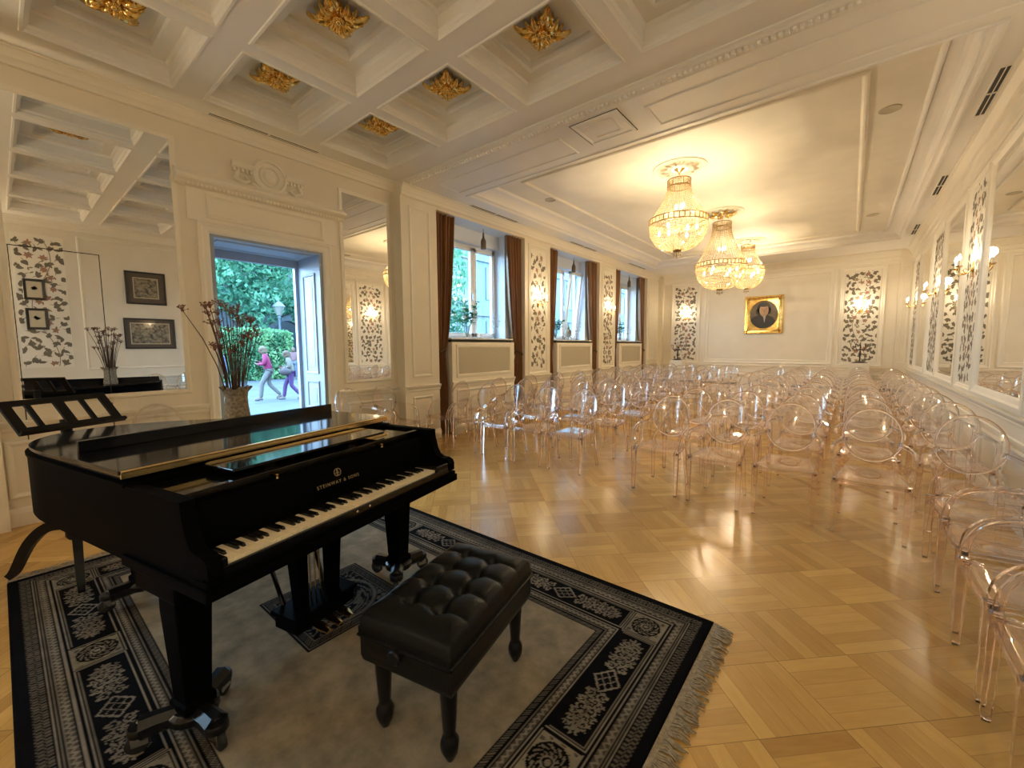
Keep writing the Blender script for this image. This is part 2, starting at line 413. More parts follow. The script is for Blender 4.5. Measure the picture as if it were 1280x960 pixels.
cove = [(0,0),(.012,.02),(.03,.03),(.05,.035)]+[(.05+.19*(1-cos(t)), .035+.120*sin(t)) for t in [PI/2*i/6 for i in range(1,7)]]+[(.245,.165),(.25,.150),(.262,.140),(.280,.140),(.292,.150),(.297,.165),(.30,.19)]
rings = [[(X0+a,Y0+a,ZB+z),(X1-a,Y0+a,ZB+z),(X1-a,Y1-a,ZB+z),(X0+a,Y1-a,ZB+z)] for a, z in cove]
m.loft(rings, caps=False)
P = lambda s, h, d: (s, h, ZB-d)
m.frame(P, X0-.05, X1+.05, Y0-.05, Y1+.05, [(0,0),(.008,.012),(.035,.012),(.05,0)])
# sunk fields of the band
for a, b in ((-5.2, -2.92), (-1.86, .9)):
    m.frame(P, a, b, 4.55, 5.05, [(0,0),(.010,.010),(.028,.010),(.04,0)])
struct(m.build('ceiling_soffit', M['ceil']))
m = MB()
m.add(rings[-1], [(0,1,2,3)])
P = lambda s, h, d: (s, h, ZT-d)
m.frame(P, -4.42, 0.02, 5.71, 13.3, [(0,0),(.008,.022),(.028,.030),(.05,.024),(.062,.010),(.075,0)])
struct(m.build('ceiling_tray', M['tray']))
# roof lid so that no daylight leaks in above the ceilings
m = MB(); m.box(XD-.75, YN-.35, 4.52, XR+.2, YF+.2, 4.6); struct(m.build('ceiling_slab', M['ceil']))

# ---- wall mouldings
corn = [(4.22,0),(4.22,.085),(4.185,.085),(4.175,.07),(4.14,.055),(4.11,.048),(4.10,.04),(4.075,.032),(4.05,.03),(4.045,0)]
cornw = [(4.16,0),(4.16,.085),(4.135,.085),(4.125,.07),(4.08,.05),(4.05,.045),(4.04,.038),(4.0,.034),(3.985,.025),(3.975,0)]
cornr = [(4.16,0),(4.16,.18),(4.12,.18),(4.11,.15),(4.02,.10),(3.98,.09),(3.965,.06),(3.88,.05),(3.86,.03),(3.80,.03),(3.79,0)]
rail = [(.86,0),(.865,.018),(.885,.024),(.90,.024),(.915,.035),(.945,.05),(.962,.05),(.962,0)]
base = [(0,0),(0,.03),(.12,.03),(.135,.024),(.155,.018),(.165,.012),(.165,0)]
fr = [(0,0),(.006,.014),(.020,.020),(.034,.014),(.042,.006),(.05,0)]
def trimobj(name, mb, parent, mat='trim'):
    o = mb.build(name, M[mat], parent); o['kind'] = 'structure'; return o
m = MB(); m.run(PD, YN, YJ-.05, corn)
for o0, o1 in ((4.15, YF),): m.run(PW, o0, o1, cornw)
trimobj('cornice', m, wall_left)
m = MB()
for s0, s1 in ((YN, DY0-.12), (DY1+.15, 4.15)): m.run(PD, s0, s1, rail)
for k in range(0, len(ys), 2): m.run(PW, ys[k]+(0 if k == 0 else 0), min(ys[k+1], YF)+.0, rail)
trimobj('chair_rail', m, wall_left)
m = MB()
for s0, s1 in ((YN, DY0-.12), (DY1+.15, 4.15)): m.run(PD, s0, s1, base)
for k in range(0, len(ys), 2): m.run(PW, ys[k], min(ys[k+1], YF), base)
trimobj('baseboard', m, wall_left)
m = MB()
m.frame(PD, .065, 1.375, 1.095, 3.885, [(0,0),(.006,.016),(.022,.020),(.04,.014),(.055,.014),(.055,0)])
m.frame(PD, 3.225, 4.075, 1.065, 3.875, [(0,0),(.006,.016),(.022,.020),(.04,.014),(.055,.014),(.055,0)])
m.frame(PD, .30, .62, .25, .78, fr); m.frame(PD, .80, 1.42, .25, .78, fr); m.frame(PD, 3.25, 4.05, .25, .78, fr); m.frame(PD, -.02, .2, .25, .78, fr)
m.box(XD, -.85, 0, XD+.12, -.03, 4.05)
for k, (a, b) in enumerate([(ys[i], min(ys[i+1], YF)) for i in range(0, len(ys), 2)]):
    if k in (0, 3):
        w = b-a
        n = 1
        m.frame(PW, a+.15, b-.15, 1.10, 3.86, fr); m.frame(PW, a+.15, b-.15, .25, .78, fr)
    else:
        m.frame(PW, a+.12, b-.12, .98, 3.86, fr); m.frame(PW, a+.12, b-.12, .25, .78, fr)
for k in range(1, len(ys)-1):
    pass
trimobj('panel_moulding', m, wall_left)
# right wall
m = MB(); m.run(PR, 5.25, YF, cornr); m.run(PR, YN, 5.25, corn); trimobj('cornice', m, wall_right)
m = MB(); m.run(PR, YN, YF, rail)
m.run(PR, YN, YF, [(.70,0),(.705,.012),(.73,.014),(.74,0)])
trimobj('chair_rail', m, wall_right)
m = MB(); m.run(PR, YN, YF, base); trimobj('baseboard', m, wall_right)
STR = [(7.72,8.55),(10.72,11.75),(14.02,14.90),(4.35,5.25)]
MIR = [(5.62,7.42),(8.86,10.42),(12.06,13.72)]
m = MB()
for a, b in STR: m.frame(PR, a-.11, b+.11, .99, 3.80, [(0,0),(.01,.03),(.035,.03),(.05,.015),(.07,.012),(.08,0)])
for a, b in MIR: m.frame(PR, a-.13, b+.13, .985, 3.78, [(0,0),(.01,.04),(.05,.045),(.07,.03),(.11,.02),(.13,.012),(.13,0)])
m.frame(PR, 1.22, 3.3, 1.15, 3.96, fr); m.frame(PR, 15.05, 15.4, 1.1, 3.75, fr)
for a in range(0, 15): m.frame(PR, a+.1, a+.95, .22, .66, fr)
trimobj('panel_moulding', m, wall_right)
# far wall
m = MB(); m.run(PF, XW, XR, cornr); trimobj('cornice', m, wall_far)
m = MB(); m.run(PF, XW, XR, rail); m.run(PF, XW, XR, [(.72,0),(.725,.012),(.75,.014),(.76,0)]); trimobj('chair_rail', m, wall_far)
m = MB(); m.run(PF, XW, XR, base); trimobj('baseboard', m, wall_far)
m = MB()
m.frame(PF, -4.02, -.42, 1.0, 3.86, [(0,0),(.006,.02),(.03,.03),(.05,.02),(.06,.012),(.12,.012),(.13,.02),(.15,0)])
m.frame(PF, -5.15, -4.15, .98, 3.80, [(0,0),(.006,.02),(.03,.028),(.05,.012),(.08,.012),(.10,0)])
m.frame(PF, -.34, .68, .98, 3.80, [(0,0),(.006,.02),(.03,.028),(.05,.012),(.08,.012),(.10,0)])
m.frame(lambda s, h, d: (s, YF-.16-d, h), .98, 1.15, 1.1, 3.7, [(0,0),(.006,.012),(.02,.012),(.03,0)])
for a in range(7): m.frame(PF, -5.3+a*.9, -4.5+a*.9, .22, .68, fr)
trimobj('panel_moulding', m, wall_far)
m = MB(); m.run(PN, XD, XR, corn); m.run(PN, XD, XR, rail); trimobj('cornice', m, wall_near)

# ---- street door: architrave, overdoor, panelled reveals
m = MB()
arch = [(.0,0),(.0,.035),(.03,.045),(.055,.03),(.10,.03),(.115,.02),(.13,.012),(.13,0)]
def arche(o, d): return d
for i in range(1):
    prof2 = [(0,0),(.006,.03),(.03,.045),(.055,.03),(.095,.026),(.115,.012),(.12,0)]
    s0, s1, h1 = DY0-.12, DY1+.12, DZ+.12
    rings = [[PD(s0+i_,0,d),PD(s0+i_,h1-i_,d),PD(s1-i_,h1-i_,d),PD(s1-i_,0,d)] for i_, d in prof2]
    m.loft(rings, caps=False, closed=False)
m.box(XD, DY0-.20, DZ+.12, XD+.018, DY1+.20, 3.42)
m.frame(lambda s, h, d: PD(s, h, d+.018), DY0-.02, DY1+.02, DZ+.16, 3.36, [(0,0),(.008,.014),(.025,.018),(.04,.008),(.05,0)])
m.run(PD, DY0-.30, DY1+.30, [(3.39,0),(3.39,.05),(3.405,.07),(3.43,.085),(3.445,.13),(3.465,.155),(3.49,.155),(3.50,.11),(3.56,.06),(3.57,0)])
y = DY0-.24
while y < DY1+.22:
    m.box(XD, y, 3.395, XD+.088, y+.022, 3.425); y += .042
trimobj('overdoor_cornice', m, wall_left)
m = MB(); c = 2.32
Tm = Matrix.Translation((XD, c, 3.73)) @ Matrix.Rotation(PI/2, 4, 'Y')
m2 = MB(Tm)
m2.lathe([(.205,0),(.205,.03),(.195,.05),(.17,.055),(.16,.035),(.13,.03),(.12,.045),(.105,.05),(.10,.03),(.085,.028),(.06,.05),(.03,.06),(.001,.062)], 40)
m.v, m.f, m.m = m2.v, m2.f, m2.m
for sgn in (-1, 1):
    yy = lambda a: c+sgn*a
    m.run(PD, yy(.18), yy(.42), [(3.74,0),(3.74,.03),(3.75,.05),(3.775,.065),(3.80,.065),(3.81,.04),(3.81,0)])
    for q in range(5): m.box(XD, yy(.20+q*.045), 3.70, XD+.035, yy(.225+q*.045), 3.74)
    pts = [(yy(.36), 3.70), (yy(.38), 3.62), (yy(.30), 3.58), (yy(.24), 3.62), (yy(.28), 3.66)]
    m.tube([(XD+.02, a, b) for a, b in pts], [.028,.03,.028,.022,.016], 8)
    m.tube([(XD+.015, yy(.2), 3.60), (XD+.02, yy(.12), 3.565), (XD+.02, yy(.02), 3.55)], [.02,.025,.02], 8)
trimobj('overdoor_medallion', m, wall_left)
door = None
m = MB(); x0, x1 = XD-.70, XD-.02
def panelled(mb, side, yface):
    d = -1 if side > 0 else 1
    P = lambda s, h, dd: (s, yface+d*dd, h)
    for h0, h1 in ((1.22, 2.66), (.70, 1.12), (.14, .58)):
        mb.frame(P, x0+.16, x1-.14, h0, h1, [(0,0),(.01,.016),(.03,.012),(.045,-.006),(.09,-.006),(.10,.004)], cap=True)
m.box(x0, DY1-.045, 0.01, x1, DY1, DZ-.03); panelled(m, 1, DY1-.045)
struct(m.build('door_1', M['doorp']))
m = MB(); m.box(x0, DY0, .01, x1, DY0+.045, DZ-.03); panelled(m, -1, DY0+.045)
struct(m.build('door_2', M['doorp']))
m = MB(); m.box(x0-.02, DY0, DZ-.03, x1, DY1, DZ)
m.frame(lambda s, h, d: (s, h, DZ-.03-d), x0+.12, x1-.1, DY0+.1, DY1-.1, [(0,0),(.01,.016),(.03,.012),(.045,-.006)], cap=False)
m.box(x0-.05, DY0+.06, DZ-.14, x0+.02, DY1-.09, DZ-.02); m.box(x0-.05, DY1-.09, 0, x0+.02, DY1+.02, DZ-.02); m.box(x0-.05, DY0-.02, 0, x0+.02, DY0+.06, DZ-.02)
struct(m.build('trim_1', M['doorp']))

# ---- windows
def window(o, n, tilt):
    m = MB(); y0, y1, z0, z1 = 5.2+o, 6.97+o, 1.76, 3.66; xa, xb_ = -6.20, -6.13
    t = .065
    m.box(xa, y0, z0, xb_, y0+t, z1); m.box(xa, y1-t, z0, xb_, y1, z1); m.box(xa, y0, z0, xb_, y1, z0+t); m.box(xa, y0, z1-t, xb_, y1, z1)
    mid = y0+1.08
    fo = struct(m.build('window_%d' % n, M['frame'], bevel=.004))
    for s, (a, b) in enumerate(((y0+t-.015, mid-.005), (mid+.005, y1-t+.015))):
        m = MB(); f = .075
        za, zb = z0+t-.015, z1-t+.015
        h = zb-za
        m.box(0, a, 0, .07, a+f, h); m.box(0, b-f, 0, .07, b, h); m.box(0, a, 0, .07, b, f); m.box(0, a, h-f, .07, b, h)
        if s == 0: m.box(.07, b-.05, h*.42, .10, b-.02, h*.42+.13); m.box(.10, b-.045, h*.42+.10, .115, b-.025, h*.42-.03)
        so = m.build('window_sash', M['frame'], fo, bevel=.006); so.location = (xa+.035, 0, za)
        if s == 1 and tilt: so.rotation_euler = (0, math.radians(tilt), 0)
        g = MB(); g.box(.03, a+f-.01, f-.01, .036, b-f+.01, h-f+.01)
        gl = g.build('window_glass', M['glass'], so)
    m = MB(); m.box(-6.14, y1-.004, 1.76, -5.835, y1+.003, 3.93); m.box(-6.14, y0-.003, 1.76, -5.835, y0+.004, 3.93); m.box(-6.0, y0, 3.925, -5.62, y1, 3.932); m.box(-6.004, y0, 3.66, -5.996, y1, 3.93); m.box(-6.13, y0, 3.655, -6.0, y1, 3.662)
    m.box(-5.842, y1, 0.02, -5.836, y1+.40, 3.93); m.box(-5.842, y0-.32, .02, -5.836, y0, 3.93)
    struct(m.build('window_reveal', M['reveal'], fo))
    m = MB(); m.box(-6.13, y0, 1.742, -5.62, y1, 1.765); struct(m.build('window_sill', M['white'], fo))
    return fo
for k, o in enumerate(WOFF): window(o, k+1, 7 if k == 1 else 0)
m = MB()  # unseen window behind the camera, added to bring daylight to the coffers
for q in (-4.7, -3.64, -2.58): m.box(XD-.5, q, 1.2, XD-.42, q+.08, 3.6)
m.box(XD-.5, -4.7, 1.2, XD-.42, -2.5, 1.28); m.box(XD-.5, -4.7, 3.52, XD-.42, -2.5, 3.6)
fo = struct(m.build('window_4', M['frame']))
g = MB(); g.box(XD-.47, -4.65, 1.25, XD-.465, -2.55, 3.55); g.build('window_glass', M['glass'], fo)

# radiator covers under the windows
WN = ['nearest the street door', 'under the middle window', 'at the far end of the window wall']
for k, o in enumerate(WOFF):
    r = thing('radiator_cover', ['cream panelled radiator cover under the first window, nearest the street door', 'cream panelled radiator cover under the middle window', 'cream panelled radiator cover under the third window, nearest the portrait wall'][k], 'radiator cover', (0, o, 0), group='radiator covers under the windows')
    m = MB(); xa, xf, y0, y1 = -5.838, -5.60, 5.19, 6.98
    Pc = lambda s, h, d: (xf+d, s, h)
    m.box(xa, y0, 0.02, xf, y1, 1.69); m.box(xa, y0+.03, 1.69, xf-.05, y1-.03, 1.735, 1)
    m.run(Pc, y0-.005, y1+.005, [(h, d*.7) for h, d in rail]); m.run(Pc, y0, y1, base)
    m.frame(Pc, y0+.10, y1-.10, 1.04, 1.65, [(0,0),(.005,.016),(.05,.016),(.06,.004),(.06,-.02)])
    m.frame(Pc, y0+.10, y1-.10, .20, .82, fr)
    m.build('cover_body', [M['trim'], M['dark']], r)
    m = MB(); m.box(xf, y0+.165, 1.105, xf+.003, y1-.165, 1.585); m.build('mesh_panel', M['panelfab'], r)

# ---- curtains (one of each pair gathered to its own side by a tie-back)
def curtain(y_out, sgn, o, label, zt=1.52):
    r = thing('curtain', label, 'curtain', (0, o, 0), group='brown satin curtains at the windows')
    m = MB()
    def prof_(z):
        if z >= zt:
            t = (z-zt)/(3.92-zt); w = .19+(.47-.19)*(t**.55)
        else:
            t = (zt-z)/zt; w = .19+.06*min(1, t*2.2)
        return w
    nz, nf = 40, 72
    ph = random.random()*6
    def P(u, v, back):
        z = .03+v*(3.925-.03); w = prof_(z); tight = .19/w
        fold = sin(u*2*PI*5+ph+.25*sin(z*1.3+ph))*.044+sin(u*2*PI*2.3+ph*2+z*.5)*.014
        squeeze = math.exp(-((z-zt)/.16)**2)
        d = fold*(1-.55*squeeze)+(.012 if back else 0)+.03*squeeze
        return (-5.715+d-(.0 if not back else .0), y_out+sgn*(.015+u*w), z)
    def F(u, v): return P(u, v, False)
    m.slab(F, nf, nz, (-.012, 0, 0))
    m.build('drape', M['curtain'], r, smooth=True)
    m = MB(); n = 20; w = prof_(zt)
    pts = [(-5.715+.075*cos(a)+.01, y_out+sgn*(.015+w/2)+(w/2+.015)*sin(a), zt+.02*cos(a*1)+sgn*.04*sin(a)) for a in [2*PI*i/n for i in range(n+1)]]
    m.tube(pts, .016, 8); m.build('tie_back', M['tie'], r, smooth=True)
    return r
cl = ['first window from the street door', 'middle window', 'third window, nearest the portrait wall']
for k, o in enumerate(WOFF):
    curtain(4.885, 1, o, 'brown satin curtain on the door side of the '+cl[k]); curtain(7.365, -1, o, 'brown satin curtain on the portrait wall side of the '+cl[k], 1.45)
# brown bottle pendants
for k, o in enumerate(WOFF):
    r = thing('pendant_lamp', 'brown bottle-shaped pendant hanging in front of the '+cl[k], 'pendant lamp', (-5.78, 6.25+o, 3.93), group='bottle pendants at the windows')
    m = MB(); m.lathe([(.005,-.11),(.005,0)], 8); m.build('cord', M['dark'], r)
    m = MB(); m.lathe([(.001,-.40),(.050,-.40),(.054,-.385),(.054,-.25),(.047,-.22),(.027,-.185),(.019,-.15),(.017,-.10),(.012,-.08),(.001,-.08)], 20); m.build('bottle_shade', M['bottle'], r, smooth=True)
# vents, speakers, hatch
def slot(x0, y0, x1, y1, z, label, bars, grp):
    r = thing('ceiling_vent', label, 'air vent', ((x0+x1)/2, (y0+y1)/2, z), group=grp)
    hx, hy = (x1-x0)/2, (y1-y0)/2
    m = MB(); m.box(-hx, -hy, -.004, hx, hy, -.001); m.build('slot_recess', M['vent'], r)
    m = MB()
    P = lambda s, h, d: (s, h, -d)
    m.frame(P, -hx-.015, hx+.015, -hy-.015, hy+.015, [(0,0),(.003,.008),(.012,.008),(.015,.003)])
    for q in range(1, bars): xx = -hx+2*hx*q/bars; m.box(xx-.004, -hy, -.010, xx+.004, hy, -.003)
    m.box(-hx, -.012, -.011, hx, .012, -.003)
    m.build('vent_frame', M['trim'], r)
slot(-5.70, 1.68, -5.645, 2.90, ZC, 'long thin dark slot vent in the coffered ceiling above the street door', 2, 'ceiling vents')
for k, (a, b) in enumerate(((5.60, 6.92), (9.05, 10.35), (12.5, 13.8))):
    slot(-5.50, a, -5.43, b, ZB, 'thin ceiling slot vent above the '+cl[k], 2, 'ceiling vents')
for k, a in enumerate((6.05, 9.25, 12.55)):
    slot(.945, a, 1.09, a+1.05, ZB, 'black four-slot ceiling vent above the mirror wall, %s from the piano' % ['nearest', 'second', 'third'][k] if k else 'black four-slot ceiling vent above the mirror wall, nearest the camera', 4, 'ceiling vents')
for k, (x, y, w) in enumerate(((.21, 6.78, 'on the mirror wall side, nearer the piano'), (-4.52, 6.75, 'on the window side, nearer the piano'), (.21, 11.9, 'on the mirror wall side, towards the portrait'))):
    r = thing('ceiling_speaker', 'flush round grey ceiling speaker '+w, 'ceiling speaker', (x, y, ZT), group='flush ceiling speakers')
    m = MB(); m.lathe([(.105,0),(.105,-.008),(.095,-.010),(.09,-.006),(.001,-.006)], 32); m.build('grille', M['panelfab'], r, smooth=True)
r = thing('ceiling_access_hatch', 'square moulded access hatch in the ceiling band', 'access hatch', (-2.39, 4.68, ZB))
m = MB(); P = lambda s, h, d: (s, h, -d)
m.box(-.29,-.28,-.004,.29,.28,-.001); m.frame(P, -.285, .285, -.275, .275, [(0,.004),(.006,.014),(.03,.014),(.04,.004)]); m.frame(P, -.18, .18, -.17, .17, [(0,.004),(.006,.014),(.03,.014),(.04,.004)])
m.build('hatch_panel', M['ceil'], r)
m = MB()
for a in ((-.30,-.29,.30,-.28),(-.30,.28,.30,.29),(-.30,-.29,-.29,.29),(.29,-.29,.30,.29)): m.box(a[0],a[1],-.003,a[2],a[3],-.001)
m.build('hatch_gap', M['dark'], r)

# ---- gilded rosettes in the coffers
def acanthus(m, ang, L, W, zt, rise, lobes=4, r0=.03):
    ca, sa = cos(ang), sin(ang)
    nu, nv = 10, 22
    def F(a, b):
        u, v = b, (a-.5)*2
        env = (sin(PI*min(1, u*.95+.05)))**.6*(1-.55*u)+.05
        lob = 1+.38*abs(sin(PI*lobes*u))-.19
        w = W*env*lob
        l = r0+u*L-.05*abs(v)**1.5*W*2
        z = -rise*sin(PI*u*.85)-.022*(1-v*v)+.03*(u**3)+.012*cos(v*3*PI)
        return (l*ca-v*w*sa, l*sa+v*w*ca, zt+z)
    m.slab(F, nu, nv, (0, 0, .006))
def rosette_mesh():
    m = MB()
    for k in range(4):
        acanthus(m, PI/4+k*PI/2, .235, .085, -.02, .055, 5)
        acanthus(m, PI/4+k*PI/2+.34, .16, .05, -.012, .06, 3)
        acanthus(m, PI/4+k*PI/2-.34, .16, .05, -.012, .06, 3)
        acanthus(m, k*PI/2, .145, .06, -.01, .075, 3)
    return m.mesh('acanthus_leaves', M['gold'], smooth=60)
rm = rosette_mesh()
mb = MB()
for k in range(8):
    a = k*PI/4; mb.sphere((.035*cos(a), .035*sin(a), -.075), .018, 8, 6)
mb.sphere((0,0,-.085), .024, 10, 8); mb.lathe([(.05,0),(.05,-.05),(.03,-.08),(.001,-.08)], 16)
rc = mb.mesh('rosette_boss', M['gold'], smooth=True)
rows = ['row nearest the hall', 'second row from the hall', 'third row from the hall']
for i in range(4):
    for j in range(3):
        if (i, j) in ((3, 1), (3, 2), (2, 2)): continue
        x, y = CX[i]+CW/2, CY[7-j]+CH/2
        r = thing('ceiling_rosette', 'gilded acanthus rosette in the %s coffer from the street wall, %s' % (ordn(i), rows[j]), 'ceiling rosette', (x, y, ZC+.283), group='gilded rosettes in the ceiling coffers')
        for me, nm in ((rm, 'acanthus_leaves'), (rc, 'rosette_boss')):
            o = bpy.data.objects.new(nm, me); COL.objects.link(o); o.parent = r

# ---- mirrors
def mirror(P, a, b, h0, h1, label):
    m = MB(); q = [P(a,h0,.0),P(b,h0,.0),P(b,h1,.0),P(a,h1,.0)]; q2 = [P(a,h0,.012),P(b,h0,.012),P(b,h1,.012),P(a,h1,.012)]
    m.loft([q, q2], caps=True)
    o = m.build('wall_mirror', M['mirror']); tag(o, label, 'mirror', 'mirrors set in the wall panels'); return o
mirror(PD, .12, 1.32, 1.15, 3.83, 'tall wall mirror between the music stand and the street door')
mirror(PD, 3.28, 4.02, 1.12, 3.82, 'narrow wall mirror between the street door and the first window')
for k, (a, b) in enumerate(MIR):
    mirror(PR, a, b, 1.115, 3.65, ['large mirror on the long wall nearest the camera, beside the first floral strip', 'mirror between the first and second floral strips on the long mirror wall', 'mirror between the second and third floral strips on the long mirror wall'][k])
m = MB()
P = lambda s, h, d: PD(s, h, d+.0125)
for a in (.125, .70): m.box(XD+.0005, a, .14, XD+.0015, a+.008, 1.06); m.box(XD+.0125, a, 1.15, XD+.0135, a+.006, 2.52)
m.box(XD+.0125, .125, 2.515, XD+.0135, .706, 2.522)
struct(m.build('trim_2', M['dark']))
Tm = Matrix.Translation((XD+.02, .66, 1.09)) @ Matrix.Rotation(PI/2, 4, 'Y')
m = MB(Tm); m.lathe([(.022,0),(.022,.012),(.014,.02),(.001,.02)], 16); o = m.build('door_lock', M['dbrass']); tag(o, 'small dark round lock on the mirror frame near the music stand', 'lock')

# ---- floral wallpaper strips
def floral(P, a, b, h0, h1, label, seed, grp='floral wallpaper strips'):
    rnd = random.Random(seed)
    q = [P(a,h0,.002),P(b,h0,.002),P(b,h1,.002),P(a,h1,.002)]; q2 = [P(a,h0,.006),P(b,h0,.006),P(b,h1,.006),P(a,h1,.006)]
    m = MB(); m.loft([q, q2]); m.f and None
    W = b-a; H = h1-h0
    def poly(pts, mi):
        pts = [(min(max(x, .01), W-.01), min(max(y, .01), H-.01)) for x, y in pts]
        dd = rnd.uniform(.0068, .0092)
        m.add([P(a+x, h0+y, dd) for x, y in pts], [tuple(range(len(pts)))], mi)
    def leaf(x, y, ang, L, w, mi):
        n = 5; L_ = []; R_ = []
        for i in range(n+1):
            t = i/n; ww = w*sin(PI*(.08+.92*t)**.8)*(1 if i < n else 0)
            cx, cy = x+cos(ang)*L*t, y+sin(ang)*L*t
            L_.append((cx-sin(ang)*ww, cy+cos(ang)*ww)); R_.append((cx+sin(ang)*ww, cy-cos(ang)*ww))
        poly(L_+R_[::-1], mi)
    def flow(x, y, r, mi):
        n = rnd.choice((5, 6, 7)); o = rnd.random()*6
        for k in range(n): leaf(x, y, o+2*PI*k/n, r*rnd.uniform(.8, 1.1), r*.24, mi)
        leaf(x-.012, y, 0, .024, .012, 2)
    # winding stem
    cols = 2 if W > .7 else 1
    xs_ = [W*.5]
    prev = None; y = .02; x = W*.5; ph = rnd.random()*6
    while y < H-.03:
        nx = W*.5+W*.22*sin(y*3.1+ph); 
        if prev:
            (px, py) = prev; dx, dy = nx-px, y-py; l = math.hypot(dx, dy); ox, oy = -dy/l*.006, dx/l*.006
            poly([(px-ox, py-oy), (px+ox, py+oy), (nx+ox, y+oy), (nx-ox, y-oy)], 2)
        prev = (nx, y); y += .04
    # motifs scattered on a jittered lattice
    step = .135; j = 0; y = .08
    while y < H-.05:
        nx = max(3, int(W/.145)); 
        for i in range(nx):
            x = (i+.5+(.25 if j % 2 else -.25))*W/nx+rnd.uniform(-.025, .025); yy = y+rnd.uniform(-.03, .03)
            ed = min(x, W-x)
            k = rnd.random()
            if ed > W*.28 and k < .62:
                if k < .34: flow(x, yy, rnd.uniform(.06, .085), 3)
                elif k < .46: flow(x, yy, .06, 4)
                for _ in range(3): leaf(x+rnd.uniform(-.05, .05), yy+rnd.uniform(-.05, .05), rnd.random()*6.3, .07, .014, 2)
            else:
                base_a = rnd.random()*6.3
                for _ in range(rnd.choice((4, 5, 6))):
                    leaf(x+rnd.uniform(-.02, .02), yy+rnd.uniform(-.02, .02), base_a+rnd.uniform(-1.6, 1.6), rnd.uniform(.065, .105), rnd.uniform(.020, .032), 1)
                if rnd.random() < .5: leaf(x, yy, base_a+PI, .08, .006, 2)
        y += step; j += 1
    o = m.build('wallpaper_panel', [M['paper'], M['leafd'], M['leafm'], M['flower'], M['flowp']])
    tag(o, label, 'wallpaper panel', grp); return o
floral(PW, 7.58, 8.15, 1.08, 3.76, 'floral wallpaper strip on the pier between the first and middle windows', 1)
floral(PW, 11.10, 11.68, 1.08, 3.76, 'floral wallpaper strip on the pier between the middle and third windows', 2)
floral(PF, -5.03, -4.27, 1.095, 3.685, 'floral wallpaper strip on the portrait wall, in the corner by the windows', 3)
floral(PF, -.22, .55, 1.095, 3.685, 'floral wallpaper strip on the portrait wall, in the corner by the mirrors', 4)
for k, (a, b) in enumerate(STR[:3]): floral(PR, a, b, 1.08, 3.70, ['first floral strip on the long mirror wall, nearest the camera', 'second floral strip along the long mirror wall, between two mirrors', 'third floral strip on the long mirror wall, nearest the portrait wall'][k], 10+k)
floral(PR, .32, 1.03, 1.23, 3.88, 'floral wallpaper panel seen in the tall mirror, with two small prints on it', 21)
